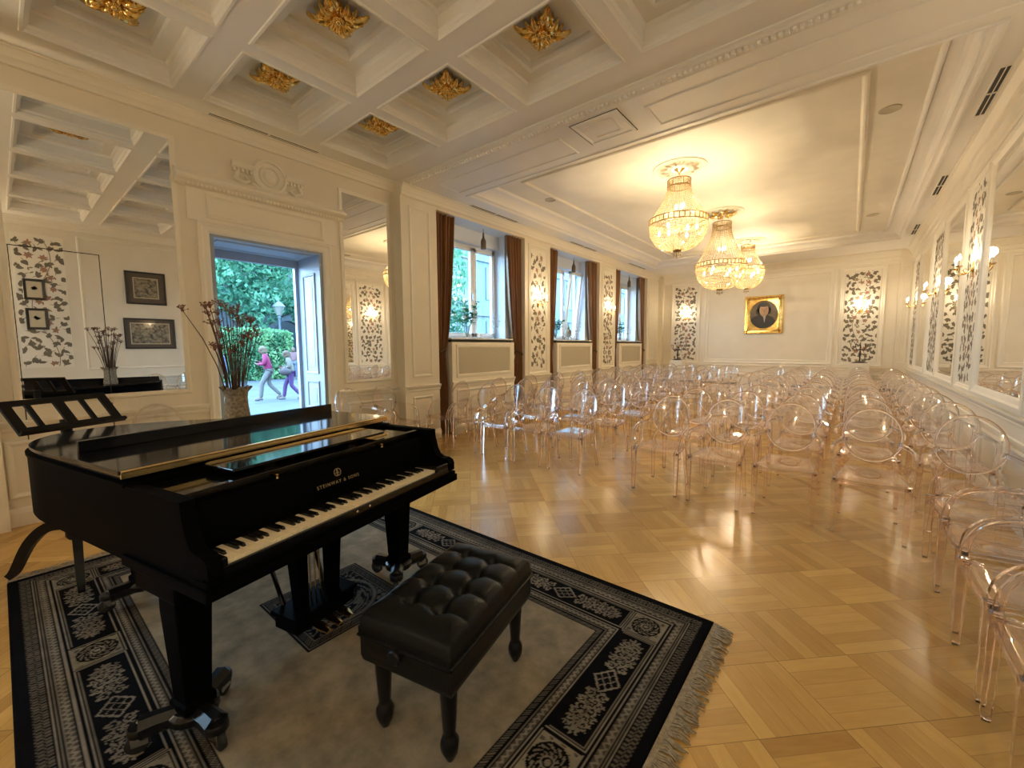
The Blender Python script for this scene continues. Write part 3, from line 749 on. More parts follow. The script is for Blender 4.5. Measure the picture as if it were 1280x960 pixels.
# ------------------------------------------------------------------ rug
RX0, RX1, RY0, RY1 = -4.40, -.53, -.07, 2.50
def rug():
    st = .006
    nx, ny = int((RX1-RX0)/st), int((RY1-RY0)/st)
    xs = np.linspace(RX0, RX1, nx+1); ys_ = np.linspace(RY0, RY1, ny+1)
    X, Y = np.meshgrid(xs, ys_)
    L, W = RX1-RX0, RY1-RY0
    x = X-(RX0+RX1)/2; y = Y-(RY0+RY1)/2
    dx = L/2-np.abs(x); dy = W/2-np.abs(y); d = np.minimum(dx, dy)
    s = np.where(dx < dy, y, x); half = np.where(dx < dy, W/2, L/2)
    BLK = np.array((.0035,.0035,.0045)); NAV = np.array((.010,.010,.013)); GRY = np.array((.135,.118,.092)); LGT = np.array((.25,.22,.175)); BEI = np.array((.20,.175,.13)); FLD = np.array((.245,.205,.142))
    C = np.empty(X.shape+(3,)); C[:] = BLK
    def put(mask, c): C[mask] = c
    def band(a, b): return (d >= a) & (d < b)
    wv = lambda per: (np.abs(((s/per) % 1)-.5)*2)
    # outer guard stripe: small key pattern
    b = band(.050, .098); put(b, GRY*.75); put(b & (((s/.022) % 1 < .4) ^ ((d-.05)/.048 % .5 < .2)), NAV)
    put(band(.104, .111), LGT*.9)
    put(band(.118, .124), GRY)
    # chevron stripe
    def chev(a, bb, per):
        b = band(a, bb); t = (d-a)/(bb-a); put(b, GRY*.55)
        k = np.abs(t-(.25+.5*wv(per))); put(b & (k < .20), LGT*.85); put(b & (np.abs(t-.5) > .44), LGT*.6)
    chev(.130, .168, .034)
    put(band(.174, .181), LGT*.9)
    a0, a1 = .190, .395
    put(band(a1+.008, a1+.014), LGT*.9)
    chev(a1+.020, a1+.054, .030)
    put(band(a1+.060, a1+.066), GRY)
    b = band(a1+.075, a1+.100); put(b, GRY*.8); put(b & ((((s+d)/.014) % 1) < .45), NAV)
    # panels of the main border
    cw = (a0+a1)/2
    for axis in (0, 1):
        hl = (L if axis == 0 else W)/2; u_all = x if axis == 0 else y
        run_ = (dy if axis == 0 else dx); inb = (run_ >= a0) & (run_ < a1) & ((np.abs(u_all) <= hl-a1))
        v = run_-cw
        inner = 2*(hl-a1); npan = 3 if axis == 0 else 2; sq = .235
        pl = (inner-sq*(npan-1))/npan
        cen = [(-hl+a1+pl/2+k*(pl+sq), 'p', pl) for k in range(npan)]+[(-hl+a1+pl+sq/2+k*(pl+sq), 'r', sq) for k in range(npan-1)]
        for c, kind, ln in cen:
            uu = u_all-c; m_ = inb & (np.abs(uu) <= ln/2)
            (panel if kind == 'p' else roset)(C, m_, uu, v, ln/2, (a1-a0)/2, BLK, LGT, BEI, GRY)
    for sx in (-1, 1):
        for sy in (-1, 1):
            uu = x-sx*(L/2-cw); vv = y-sy*(W/2-cw)
            m_ = (np.abs(uu) <= (a1-a0)/2) & (np.abs(vv) <= (a1-a0)/2)
            roset(C, m_, uu, vv, (a1-a0)/2, (a1-a0)/2, BLK, LGT, BEI, GRY)
    fld = d >= a1+.105
    put(fld, FLD)
    # centre square with a ring and foliage
    h = .325; cx, cy = .02, .02
    u = x-cx; v = y-cy; q = np.maximum(np.abs(u), np.abs(v)); r = np.hypot(u, v)
    put(q < h, BLK); put((q < h-.012) & (q > h-.020), GRY); put((q < h-.026) & (q > h-.060), GRY*.5)
    put((q < h-.026) & (q > h-.060) & ((((u+v)/.02) % 1) < .4), NAV); put((q < h-.064) & (q > h-.070), GRY)
    ang = np.arctan2(v, u)
    cnr = (q < h-.075) & (r > .25); fo = np.sin(u*70+2*np.sin(v*60))*np.sin(v*70+2*np.sin(u*60)); put(cnr & (fo > .05), GRY*.8)
    put((q < h-.07) & (r < .245) & (r > .222), GRY*.9)
    inn = r < .215
    fl = np.sin(6*ang+9*np.sin(r*32))*np.cos(r*75+1.5*np.sin(3*ang)); put(inn & (fl > .15), GRY*.72); put(inn & (np.abs(fl-.12) < .07), LGT*.6)
    put(r < .035, GRY); put(r < .015, BLK)
    me = bpy.data.meshes.new('rug')
    Z = np.full(X.shape, .012)
    Z[:, 0] = Z[:, -1] = .002; Z[0, :] = Z[-1, :] = .002
    V = np.stack([X, Y, Z], -1).reshape(-1, 3)
    idx = np.arange((nx+1)*(ny+1)).reshape(ny+1, nx+1)
    F = np.stack([idx[:-1, :-1], idx[:-1, 1:], idx[1:, 1:], idx[1:, :-1]], -1).reshape(-1, 4)
    me.vertices.add(len(V)); me.vertices.foreach_set('co', V.ravel())
    me.loops.add(F.size); me.loops.foreach_set('vertex_index', F.ravel().astype(np.int32))
    me.polygons.add(len(F)); me.polygons.foreach_set('loop_start', np.arange(0, F.size, 4, dtype=np.int32)); 
    me.update(calc_edges=True)
    at = me.color_attributes.new('pattern', 'FLOAT_COLOR', 'POINT')
    C4 = np.concatenate([C.reshape(-1, 3), np.ones((len(V), 1))], 1).astype(np.float32)
    at.data.foreach_set('color', C4.ravel())
    m, nt, bs = newmat('woven_rug_pile')
    bs.inputs['Roughness'].default_value = .95; bs.inputs['Specular IOR Level'].default_value = .04
    a = N(nt, 'ShaderNodeAttribute', attribute_name='pattern')
    tc = N(nt, 'ShaderNodeTexCoord'); nz = N(nt, 'ShaderNodeTexNoise', Scale=7.0, Detail=8.0, Roughness=.65); nt.links.new(tc.outputs['Object'], nz.inputs['Vector'])
    mr = N(nt, 'ShaderNodeMapRange'); mr.inputs[1].default_value = .35; mr.inputs[2].default_value = .65; mr.inputs[3].default_value = .70; mr.inputs[4].default_value = 1.2
    nt.links.new(nz.outputs[0], mr.inputs[0])
    mx = N(nt, 'ShaderNodeMix', data_type='RGBA', blend_type='MULTIPLY'); mx.inputs[0].default_value = 1
    nt.links.new(a.outputs['Color'], mx.inputs[6]); nt.links.new(mr.outputs[0], mx.inputs[7]); nt.links.new(mx.outputs[2], bs.inputs['Base Color'])
    nb = N(nt, 'ShaderNodeTexNoise', Scale=420.0); nt.links.new(tc.outputs['Object'], nb.inputs['Vector'])
    bp = N(nt, 'ShaderNodeBump', Strength=.4, Distance=.004); nt.links.new(nb.outputs[0], bp.inputs['Height']); nt.links.new(bp.outputs[0], bs.inputs['Normal'])
    me.materials.append(m)
    o = bpy.data.objects.new('rug', me); COL.objects.link(o)
    tag(o, 'black and beige oriental rug with a fringed edge under the piano and bench', 'rug')
    fm = pmat('rug_fringe_yarn', (.38,.31,.21), .95, noise=.4, nscale=60)
    for xx, sg in ((RX1, 1), (RX0, -1)):
        mb = MB(); mb.box(xx-.002, RY0+.005, .001, xx+sg*.022, RY1-.005, .009)
        yv = RY0+.01
        while yv < RY1-.01:
            n = random.choice((1, 2)); l = random.uniform(.075, .10); an = random.uniform(-.35, .15)
            p = [(xx+sg*(.018+l*t), yv+an*l*t+.006*sin(t*7+yv*40), .007+.004*sin(PI*t)-.002*t) for t in (0, .25, .5, .75, 1)]
            mb.tube(p, [.0036,.0048,.0044,.0038,.002], 5); yv += .0082
        mb.build('fringe', fm, o)
def panel(C, m_, u, v, hu, hv, BLK, LGT, BEI, GRY):
    q = np.minimum(hu-np.abs(u), hv-np.abs(v))
    C[m_ & (q > .006) & (q < .011)] = LGT*.9; C[m_ & (q > .018) & (q < .0225)] = GRY
    inn = m_ & (q > .034)
    au, av = np.abs(u), np.abs(v)
    k_ = hu/.37
    for cu, cv, R, sg in ((.098,.030,.021,1),(.137,.013,.020,-1),(.152,.042,.018,1),(.188,.022,.023,-1),(.222,.044,.016,1),(.236,.013,.020,-1),(.268,.032,.021,1)):
        r = np.hypot(au-cu*k_, av-cv); th = np.arctan2(av-cv, au-cu*k_)*sg
        spi = np.mod(r/R*6.0-th, 2*PI)
        w = inn & (r < R) & (spi < 3.3); C[w] = GRY*1.15
        C[inn & (r < R) & ((np.abs(spi-.35) < .38) | (np.abs(spi-3.0) < .30))] = LGT*.78
        C[inn & (np.abs(r-R*1.08) < .0045) & (np.sin(th*4) > -.2)] = GRY*1.3
    for cu, cv, R in ((.118,0,.012),(.162,.0,.014),(.300,.0,.036),(.212,.0,.013),(.295,.043,.014),(.262,.0,.014),(.175,.058,.010)):
        r = np.hypot(au-cu*k_, av-cv); th = np.arctan2(av-cv, au-cu*k_); C[inn & (r < R*(.72+.36*np.cos(7*th)))] = LGT*.66; C[inn & (np.abs(r-R*.42) < .002)] = BLK
    dia = (au/.075+av/.058)
    C[inn & (dia < 1.25)] = BLK; C[inn & (np.abs(dia-1.08) < .10)] = LGT*.85
    lat = (np.abs(((u/.075+v/.058)*1.0) % .72-.36) < .05) | (np.abs(((u/.075-v/.058)*1.0) % .72-.36) < .05)
    C[inn & (dia < .98) & lat] = LGT*.8
    cl = inn & (np.hypot(np.maximum(au-(hu-.075), 0)*1.4, av) < .03+.0*av) & (au > hu-.12); C[cl & (np.sin(np.arctan2(v, au-(hu-.09))*6) > 0)] = GRY*1.2
def roset(C, m_, u, v, hu, hv, BLK, LGT, BEI, GRY):
    q = np.minimum(hu-np.abs(u), hv-np.abs(v))
    C[m_ & (q > .004) & (q < .009)] = LGT*.85
    C[m_ & (q > .014)] = BEI
    rx = np.hypot(u*(hv/hu)*1.06, v); r = rx; a = np.arctan2(v, u); R = hv*.80
    C[m_ & (r < R)] = BLK
    pet = np.cos(12*a+6*np.sin(r*60)); C[m_ & (r < R*.88) & (r > R*.30) & (pet > .05)] = GRY*1.15
    C[m_ & (np.abs(r-R*.56) < R*.045)] = BLK; C[m_ & (np.abs(r-R*.30) < R*.05)] = LGT*.8; C[m_ & (r < R*.16)] = LGT*.8
    cnr = m_ & (q > .018) & (r > R*1.08) & (np.sin(u*110)*np.sin(v*110) > .35); C[cnr] = GRY*.5
rug()

# ------------------------------------------------------------------ grand piano (local x along the keys from the bass, y towards the tail)
PIA = thing('grand_piano', 'black polished grand piano on wheeled leg trucks with its short front lid folded back', 'piano', (-1.668, .366, .0), 1.7855)
def catmull(pts, n=6):
    out = []
    for i in range(len(pts)-1):
        p0, p1, p2, p3 = pts[max(i-1, 0)], pts[i], pts[i+1], pts[min(i+2, len(pts)-1)]
        for k in range(n):
            t = k/n
            out.append(tuple(.5*(2*b+(c-a)*t+(2*a-5*b+4*c-d)*t*t+(-a+3*b-3*c+d)*t**3) for a, b, c, d in zip(p0, p1, p2, p3)))
    out.append(pts[-1]); return out
BO, TO = .035, 1.515
curve = catmull([(BO,1.35),(BO+.004,1.55),(.075,1.76),(.155,1.92),(.28,2.025),(.43,2.06),(.58,2.035),(.715,1.95),(.84,1.86),(.94,1.75),(1.04,1.64),(1.15,1.52),(1.27,1.40),(1.38,1.28),(1.465,1.14),(TO,.98)])
outl = [(BO,.56)]+curve+[(TO,.56)]
def offset(poly, d):
    out = []; n = len(poly)
    for i in range(n):
        a, b, c = Vector(poly[i-1]), Vector(poly[i]), Vector(poly[(i+1) % n])
        t1 = (b-a).normalized(); t2 = (c-b).normalized(); n1 = Vector((t1.y, -t1.x)); n2 = Vector((t2.y, -t2.x))
        nn = n1+n2; nn = nn/max(nn.length**2/2, .3)
        out.append((b.x-nn.x*d, b.y-nn.y*d))
    return out
# outline runs bass front -> tail -> treble front (clockwise from above)
m = MB(); m.prism(outl, .735, 1.055)
m.prism(offset(outl, .006), 1.048, 1.062)
arm = [(.0,.80),(.0,.845),(.010,.866),(.035,.878),(.075,.88),(.105,.895),(.127,.935),(.140,.985),(.148,1.02),(.150,1.055),(.56,1.055),(.56,.735),(.05,.735),(.03,.80)]
for b0, b1 in ((BO, BO+.052), (TO-.052, TO)):
    m.loft([[(b0, a, z) for a, z in arm], [(b1, a, z) for a, z in arm]])
m.box(BO+.05, .20, .735, TO-.05, .58, .985)
m.build('case', M['case'], PIA)
m = MB(); m.box(.02, -.012, .725, 1.53, .60, .768); m.box(.03, -.004, .768, 1.52, .10, .790); m.build('keybed', M['case'], PIA, bevel=.004)
m = MB(); m.box(BO+.05, .006, .785, TO-.05, .022, .823); m.build('key_slip', M['black'], PIA, bevel=.003)
kb0, kw = .112, .02355
for b0, b1 in ((BO+.05, kb0-.002), (kb0+52*kw+.002, TO-.05)):
    m = MB(); m.box(b0, .008, .785, b1, .175, .855); m.build('cheek_block', M['black'], PIA, bevel=.006)
m = MB(); m.box(-kw/2+.0011, 0, 0, kw/2-.0011, .150, .020); wk = m.mesh('white_key', M['ivory'])
m = MB(); m.loft([[(-.006,0,0),(.006,0,0),(.006,.098,0),(-.006,.098,0)],[(-.0045,.008,.013),(.0045,.008,.013),(.0045,.098,.013),(-.0045,.098,.013)]]); bk = m.mesh('black_key', M['ebony'])
for i in range(52):
    o = bpy.data.objects.new('white_key', wk); COL.objects.link(o); o.parent = PIA; o.location = (kb0+(i+.5)*kw, .022, .816)
    n = (i+5) % 7          # A B C D E F G -> 0 at C
    if i < 51 and n in (0, 1, 3, 4, 5):
        o = bpy.data.objects.new('black_key', bk); COL.objects.link(o); o.parent = PIA; o.location = (kb0+(i+1)*kw, .074, .835)
m = MB()
fp = [(.176,.848),(.172,.87),(.178,.92),(.190,.975),(.196,1.0),(.210,1.012),(.245,1.012),(.245,.85)]
m.loft([[(BO+.053, a, z) for a, z in fp], [(TO-.053, a, z) for a, z in fp]])
m.build('fallboard', M['case'], PIA, smooth=30)
# lettering and emblem on the fallboard
def text(body, size, loc, rot, mat, parent, extr=.0008, sp=1.0, name='lettering'):
    cu = bpy.data.curves.new(name, 'FONT'); cu.body = body; cu.size = size; cu.extrude = extr; cu.align_x = 'CENTER'; cu.space_character = sp
    o = bpy.data.objects.new(name, cu); COL.objects.link(o); o.parent = parent; o.location = loc; o.rotation_euler = rot; cu.materials.append(mat); return o
def text_mesh(*a, **k):
    o = text(*a, **k); cu = o.data; bpy.context.view_layer.update()
    me = bpy.data.meshes.new_from_object(o.evaluated_get(bpy.context.evaluated_depsgraph_get()))
    n = bpy.data.objects.new('fallboard_lettering', me); COL.objects.link(n); n.parent = o.parent; n.location = o.location; n.rotation_euler = o.rotation_euler
    bpy.data.objects.remove(o); bpy.data.curves.remove(cu); return n
goldt = pmat('gilt_lettering', (.36,.27,.14), .4, .5)
text_mesh('STEINWAY & SONS', .0235, (.745, .1752, .913), (PI/2-.20, 0, 0), goldt, PIA, sp=1.35)
m = MB(Matrix.Translation((.745, .1868, .966)) @ Matrix.Rotation(PI/2-.20, 4, 'X') @ Matrix.Scale(.8, 4))
m.tube([(.020*cos(t)-.004, .020*sin(t)*1.15, .0) for t in [PI*.35+PI*1.35*i/12 for i in range(13)]], .0022, 6)
m.tube([(.020*cos(t)+.006, .020*sin(t)*1.15, .0) for t in [-PI*.65+PI*1.35*i/12 for i in range(13)]], .0022, 6)
for k in (-1, 0, 1): m.tube([(k*.006, -.022, 0), (k*.004, .022, 0)], .0014, 6)
m.tube([(-.016, -.006, 0), (0, .004, 0), (.016, -.006, 0)], .0015, 6)
m.build('emblem', goldt, PIA)
m = MB(); m.box(BO+.053, .246, 1.0, TO-.053, .56, 1.040); m.box(BO+.053, .246, 1.0, TO-.053, .275, 1.050); m.build('music_shelf', M['black'], PIA, bevel=.003)
m = MB(); m.prism([(.31,.31),(1.20,.31),(1.235,.33),(1.235,.52),(1.21,.545),(.335,.545),(.31,.525)], 1.066, 1.080)
for b in (.5, 1.0): m.box(b-.03, .35, 1.040, b+.03, .5, 1.066)
m.build('music_desk', M['black'], PIA, bevel=.003)
lido = offset([(BO,.585)]+curve+[(TO,.585)], -.014)
m = MB(); m.prism(lido, 1.066, 1.078); m.prism(offset(lido, .006), 1.078, 1.094); m.build('lid', M['black'], PIA, bevel=.003)
m = MB(); m.box(BO-.005, .585, 1.0945, TO+.005, 1.15, 1.113); m.build('front_lid_flap', M['black'], PIA, bevel=.004)
m = MB(); m.box(BO+.05, 1.125, 1.113, TO-.01, 1.148, 1.170); m.build('flap_lip', M['black'], PIA, bevel=.003)
m = MB(); m.box(BO, .574, 1.080, TO, .5845, 1.112)
m.tube([(BO, .572, 1.108), (TO, .572, 1.108)], .005, 8)
o = m.build('lid_hinge', M['brass'], PIA); o['label'] = 'long brass piano hinge'
for b in (.45, 1.1):
    m = MB(); m.lathe([(.001,1.014),(.008,1.014),(.006,1.024),(.009,1.032),(.001,1.034)], 12, (b, .226, 0)); m.build('fallboard_knob', M['brass'], PIA, smooth=True)
# lock plate glints on the key slip
for b in (.70, .78):
    m = MB(Matrix.Translation((b, .0045, .806)) @ Matrix.Rotation(PI/2, 4, 'X')); m.lathe([(.007,-.002),(.007,.001),(.004,.003),(.001,.003)], 14); m.build('key_slip_screw', M['chrome'], PIA)
# legs on trucks
def leg(b, a, rot=0):
    m = MB(); m.box(b-.10, a-.15, .655, b+.10, a+.15, .737); 
    def sq(r, z): return [(b-r, a-r, z), (b+r, a-r, z), (b+r, a+r, z), (b-r, a+r, z)]
    m.loft([sq(.064, .66), sq(.065, .56), sq(.050, .20), sq(.048, .175), sq(.060, .170), sq(.060, .135)])
    o = m.build('leg', M['case'], PIA, bevel=.006)
    m = MB(); m.lathe([(.075,.085),(.09,.095),(.09,.125),(.07,.135)], 20, (b, a, 0))
    t = m.build('leg_truck', M['blacksat'], o, bevel=.004)
    for k in range(3):
        an = rot+k*2*PI/3; ca, sa = cos(an), sin(an)
        ex, ey = b+.17*ca, a+.17*sa
        m = MB(); m.tube([(b+.05*ca, a+.05*sa, .11), (b+.12*ca, a+.12*sa, .112), (ex, ey, .108)], [.042,.042,.046], 8); m.lathe([(.001,.128),(.038,.126),(.042,.118),(.042,.095),(.001,.092)], 16, (ex, ey, 0))
        m.build('truck_arm', M['blacksat'], o, smooth=40)
        m = MB(Matrix.Translation((ex+.012*ca, ey+.012*sa, .053)) @ Matrix.Rotation(an, 4, 'Z') @ Matrix.Rotation(PI/2, 4, 'X'))
        m.lathe([(.001,-.012),(.034,-.012),(.040,-.009),(.040,.009),(.034,.012),(.001,.012)], 24)
        m.build('caster_wheel', M['rubber'], o, smooth=40)
        m = MB(Matrix.Translation((ex, ey, .053)) @ Matrix.Rotation(an, 4, 'Z'))
        m.box(-.024, -.020, -.004, .030, -.0145, .055); m.box(-.024, .0145, -.004, .030, .020, .055); m.lathe([(.001,.088),(.012,.086),(.012,.083),(.001,.083)], 10)
        m.build('caster_fork', M['chrome'], o)
leg(.125, .36, .5); leg(1.40, .40, -.4); leg(.50, 1.70, .9)
# pedal lyre
m = MB(); lb = .80
m.box(lb-.20, .36, .695, lb+.20, .56, .737)
for s in (-1, 1):
    def sq(r, z, x): return [(x-r, .46-r*1.2, z), (x+r, .46-r*1.2, z), (x+r, .46+r*1.2, z), (x-r, .46+r*1.2, z)]
    m.loft([sq(.045, .70, lb+s*.115), sq(.034, .45, lb+s*.11), sq(.028, .19, lb+s*.10)])
m.box(lb-.19, .38, .095, lb+.19, .56, .185); m.box(lb-.205, .365, .165, lb+.205, .575, .19)
m.build('pedal_lyre', M['case'], PIA, bevel=.006)
for s in (-1, 1):
    m = MB(); m.tube([(lb+s*.13, .56, .17), (lb+s*.15, .80, .735)], .012, 8); m.build('lyre_brace', M['black'], PIA)
for k in (-1, 0, 1):
    m = MB(); m.tube([(lb+k*.03, .47, .185), (lb+k*.03, .47, .72)], .004, 6); m.build('pedal_rod', M['brass'], PIA)
    def F(u, v, k=k):
        w = .016+.012*sin(PI*min(1, u*1.1)); return (lb+k*.075+(v-.5)*2*w, .40-u*.125, .105-.018*u*u+.006*(1-(2*v-1)**2))
    m = MB(); m.slab(F, 10, 6, .008); m.build('pedal', M['brass'], PIA, smooth=50)

# ------------------------------------------------------------------ tufted bench
BEN = thing('piano_bench', 'black tufted leather piano bench with tapered legs standing on the rug', 'bench', (-1.345, 1.235, .012), 1.7855)
HL, HW = .355, .225
btn = [(bx, by) for bx in (-.21, -.07, .07, .21) for by in (-.075, .075)]
def top(u, v):
    x, y = (u-.5)*2, (v-.5)*2
    # rounded square map
    sx = HL*math.copysign(abs(x)**.85, x); sy = HW*math.copysign(abs(y)**.85, y)
    e = max(0, 1-max(abs(x), abs(y))**7)
    z = .470+.088*(e**.42)*(1-.10*(x*x+y*y))
    s = 0
    for bx in (-.21, -.07, .07, .21):
        k = math.exp(-abs(sx-bx)/.017)
        s += .016*k*(1 if abs(sy) < .085 else .75)
    for by in (-.075, .075):
        if abs(sx) < .225: s += .016*math.exp(-abs(sy-by)/.017)
        else: s += .010*math.exp(-abs(sy-by)/.017)*math.exp(-(abs(sx)-.225)/.05)
    for bx, by in btn: s += .026*math.exp(-((sx-bx)**2+(sy-by)**2)/.028**2)
    return (sx, sy, z-s*e)
m = MB(); m.slab(top, 90, 60, .0); 
m = MB(); m.grid(top, 96, 64)
n = 97*65; 
edge = [top(i/40, 0) for i in range(40)]+[top(1, i/30) for i in range(30)]+[top(1-i/40, 1) for i in range(40)]+[top(0, 1-i/30) for i in range(30)]
m.loft([edge, [(x*1.0, y*1.0, .440) for x, y, z in edge]], caps=False)
m.build('tufted_cushion', M['leather'], BEN, smooth=75)
for bx, by in btn:
    m = MB(); z = top(.5+.5*math.copysign(abs(bx/HL)**(1/.85), bx), .5+.5*math.copysign(abs(by/HW)**(1/.85), by))[2]; m.sphere((bx, by, z+.002), .011, 10, 6, sz=(1,1,.6)); m.build('cushion_button', M['leather'], BEN, smooth=True)
m = MB()
def skirt(f, z): 
    return [(x*f, y*f, z) for x, y, _ in edge]
m.loft([skirt(.985, .445), skirt(1.0, .438), skirt(1.0, .428), skirt(.985, .420), skirt(.985, .345), skirt(.965, .318), skirt(.93, .305)])
m.build('apron', M['leather'], BEN, smooth=50)
m = MB(); m.tube([(x*1.003, y*1.003, .434) for x, y, _ in edge]+[(edge[0][0]*1.003, edge[0][1]*1.003, .434)], .007, 6); m.build('piping', M['leather'], BEN, smooth=True)
for sx in (-1, 1):
    for sy in (-1, 1):
        m = MB(); c = (sx*.285, sy*.165, 0)
        m.lathe([(.001,0),(.014,0),(.018,.008),(.034,.040),(.038,.065),(.036,.085),(.026,.105),(.024,.115),(.026,.13),(.034,.26),(.040,.36)], 8, c)
        m.build('leg', M['blacksat'], BEN, smooth=50)
m = MB(Matrix.Translation((-HL+.01, .02, .415)) @ Matrix.Rotation(-PI/2, 4, 'Y')); m.lathe([(.022,0),(.022,.012),(.030,.016),(.030,.034),(.024,.04),(.001,.04)], 18); m.build('height_knob', M['blacksat'], BEN, smooth=40)

# ------------------------------------------------------------------ music stand behind the tail
ST = thing('music_stand', 'black wooden music stand with an open slatted desk behind the piano tail', 'music stand', (-4.17, .27, .0), math.radians(27))
W2 = .29
T = Matrix.Translation((.0, 0, 1.17)) @ Matrix.Rotation(math.radians(-42), 4, 'Y')      # local: x = depth, y = width, z up; desk faces +x
m = MB(T)
h = .135
m.box(-.012, -W2, h-.04, .006, W2, h); m.box(-.012, -W2, -h, .006, W2, -h+.05)
for y in (-W2, -.175, -.03, .115, W2-.055):
    m.box(-.012, y, -h+.04, .006, y+(.055 if abs(y) > .2 else (.06 if y == -.03 else .03)), h-.03)
m.build('slatted_desk', M['stand'], ST, bevel=.003)
m = MB(T); m.box(.0, -W2-.003, -h-.008, .035, W2+.003, -h+.006); m.box(.028, -W2, -h, .035, W2, -h+.014); m.build('desk_ledge', M['stand'], ST, bevel=.002)
m = MB(); m.tube([(0,0,.30),(0,0,.36),(0,0,.62),(0,0,.64),(0,0,.9),(-.01,0,1.12)], [.045,.040,.036,.034,.032,.030], 12); m.lathe([(.05,.28),(.062,.30),(.062,.40),(.045,.42)], 12); m.build('column', M['stand'], ST, smooth=40)
m = MB(); m.tube([(0,.03,.66),(0,.075,.66)], [.010,.016], 10); m.build('height_screw', M['stand'], ST)
for k in range(3):
    an = math.radians(-27-5)+k*2*PI/3; ca, sa = cos(an), sin(an)
    pts = catmull([(.03, .36), (.16, .345), (.27, .24), (.36, .06), (.40, .016)], 5)
    m = MB(); m.tube([(r*ca, r*sa, z+.030) for r, z in pts], [.052-.022*i/(len(pts)-1) for i in range(len(pts))], 4, sx=.8); m.build('leg', M['stand'], ST, smooth=50)

# ------------------------------------------------------------------ vase with dried umbels on the piano lid
def pl(b, a, z):
    c, s = cos(1.7855), sin(1.7855); return (-1.668+b*c-a*s, .366+b*s+a*c, z)
VX, VY, VZ = pl(.975, 1.42, 1.0945)
v = thing('vase', 'patterned brown cylinder vase with a wavy rim standing on the piano lid', 'vase', (VX, VY, VZ))
m = MB()
n = 40
def ring(r, z, wob=0): return [((r+wob*.010*sin(a*7))*cos(a), (r+wob*.010*sin(a*7))*sin(a), z+wob*.012*sin(a*7+1)) for a in [2*PI*i/n for i in range(n)]]
m.loft([ring(.070,0), ring(.084,.004), ring(.085,.03), ring(.076,.10), ring(.072,.17), ring(.078,.205), ring(.090,.225,.6), ring(.098,.236,1), ring(.093,.238,1), ring(.074,.21), ring(.066,.17), ring(.065,.05)])
m.v = [(x*.92, y*.92, z) for x, y, z in m.v]; m.build('vase_body', M['basket'], v, smooth=60)
rs = random.Random(5)
me_s = None
heads = 0
for i in range(36):
    a = i*2.39996; q_ = math.sqrt((i+.5)/36); r0 = .048*q_; lean = .105*q_+rs.uniform(0, .012); Lh = rs.uniform(.28, .66) if i > 6 else rs.uniform(.25, .4)
    if i == 35: a, lean, Lh = 3.9, .26, .56
    ca, sa = cos(a), sin(a)
    st = thing('dried_stem', 'thin dried brown stem with a feathery seed head in the vase on the piano' , 'dried stem', (VX, VY, VZ+.02), group='dried stems in the vase on the piano')
    p = [(r0*ca+lean*ca*t*t*1.0, r0*sa+lean*sa*t*t, .0+(Lh+.18)*t) for t in (0, .25, .5, .75, 1)]
    m = MB(); m.tube(p, [.004,.0038,.0034,.003,.0022], 5); m.build('stalk', M['stem'], st)
    if i < 5: 
        st['label'] = 'short headless dried brown stem in the vase on the piano'; continue
    m = MB(); tp = p[-1]
    for k in range(16):
        b1, b2 = rs.random()*2*PI, rs.uniform(.1, 1.25); l = rs.uniform(.03, .055)
        e = (tp[0]+l*sin(b2)*cos(b1), tp[1]+l*sin(b2)*sin(b1), tp[2]+l*cos(b2)*.8)
        m.tube([tp, e], [.0022, .0012], 3); m.octa(e, .005)
    m.sphere(tp, .010, 6, 4)
    m.build('seed_head', M['head'], st)
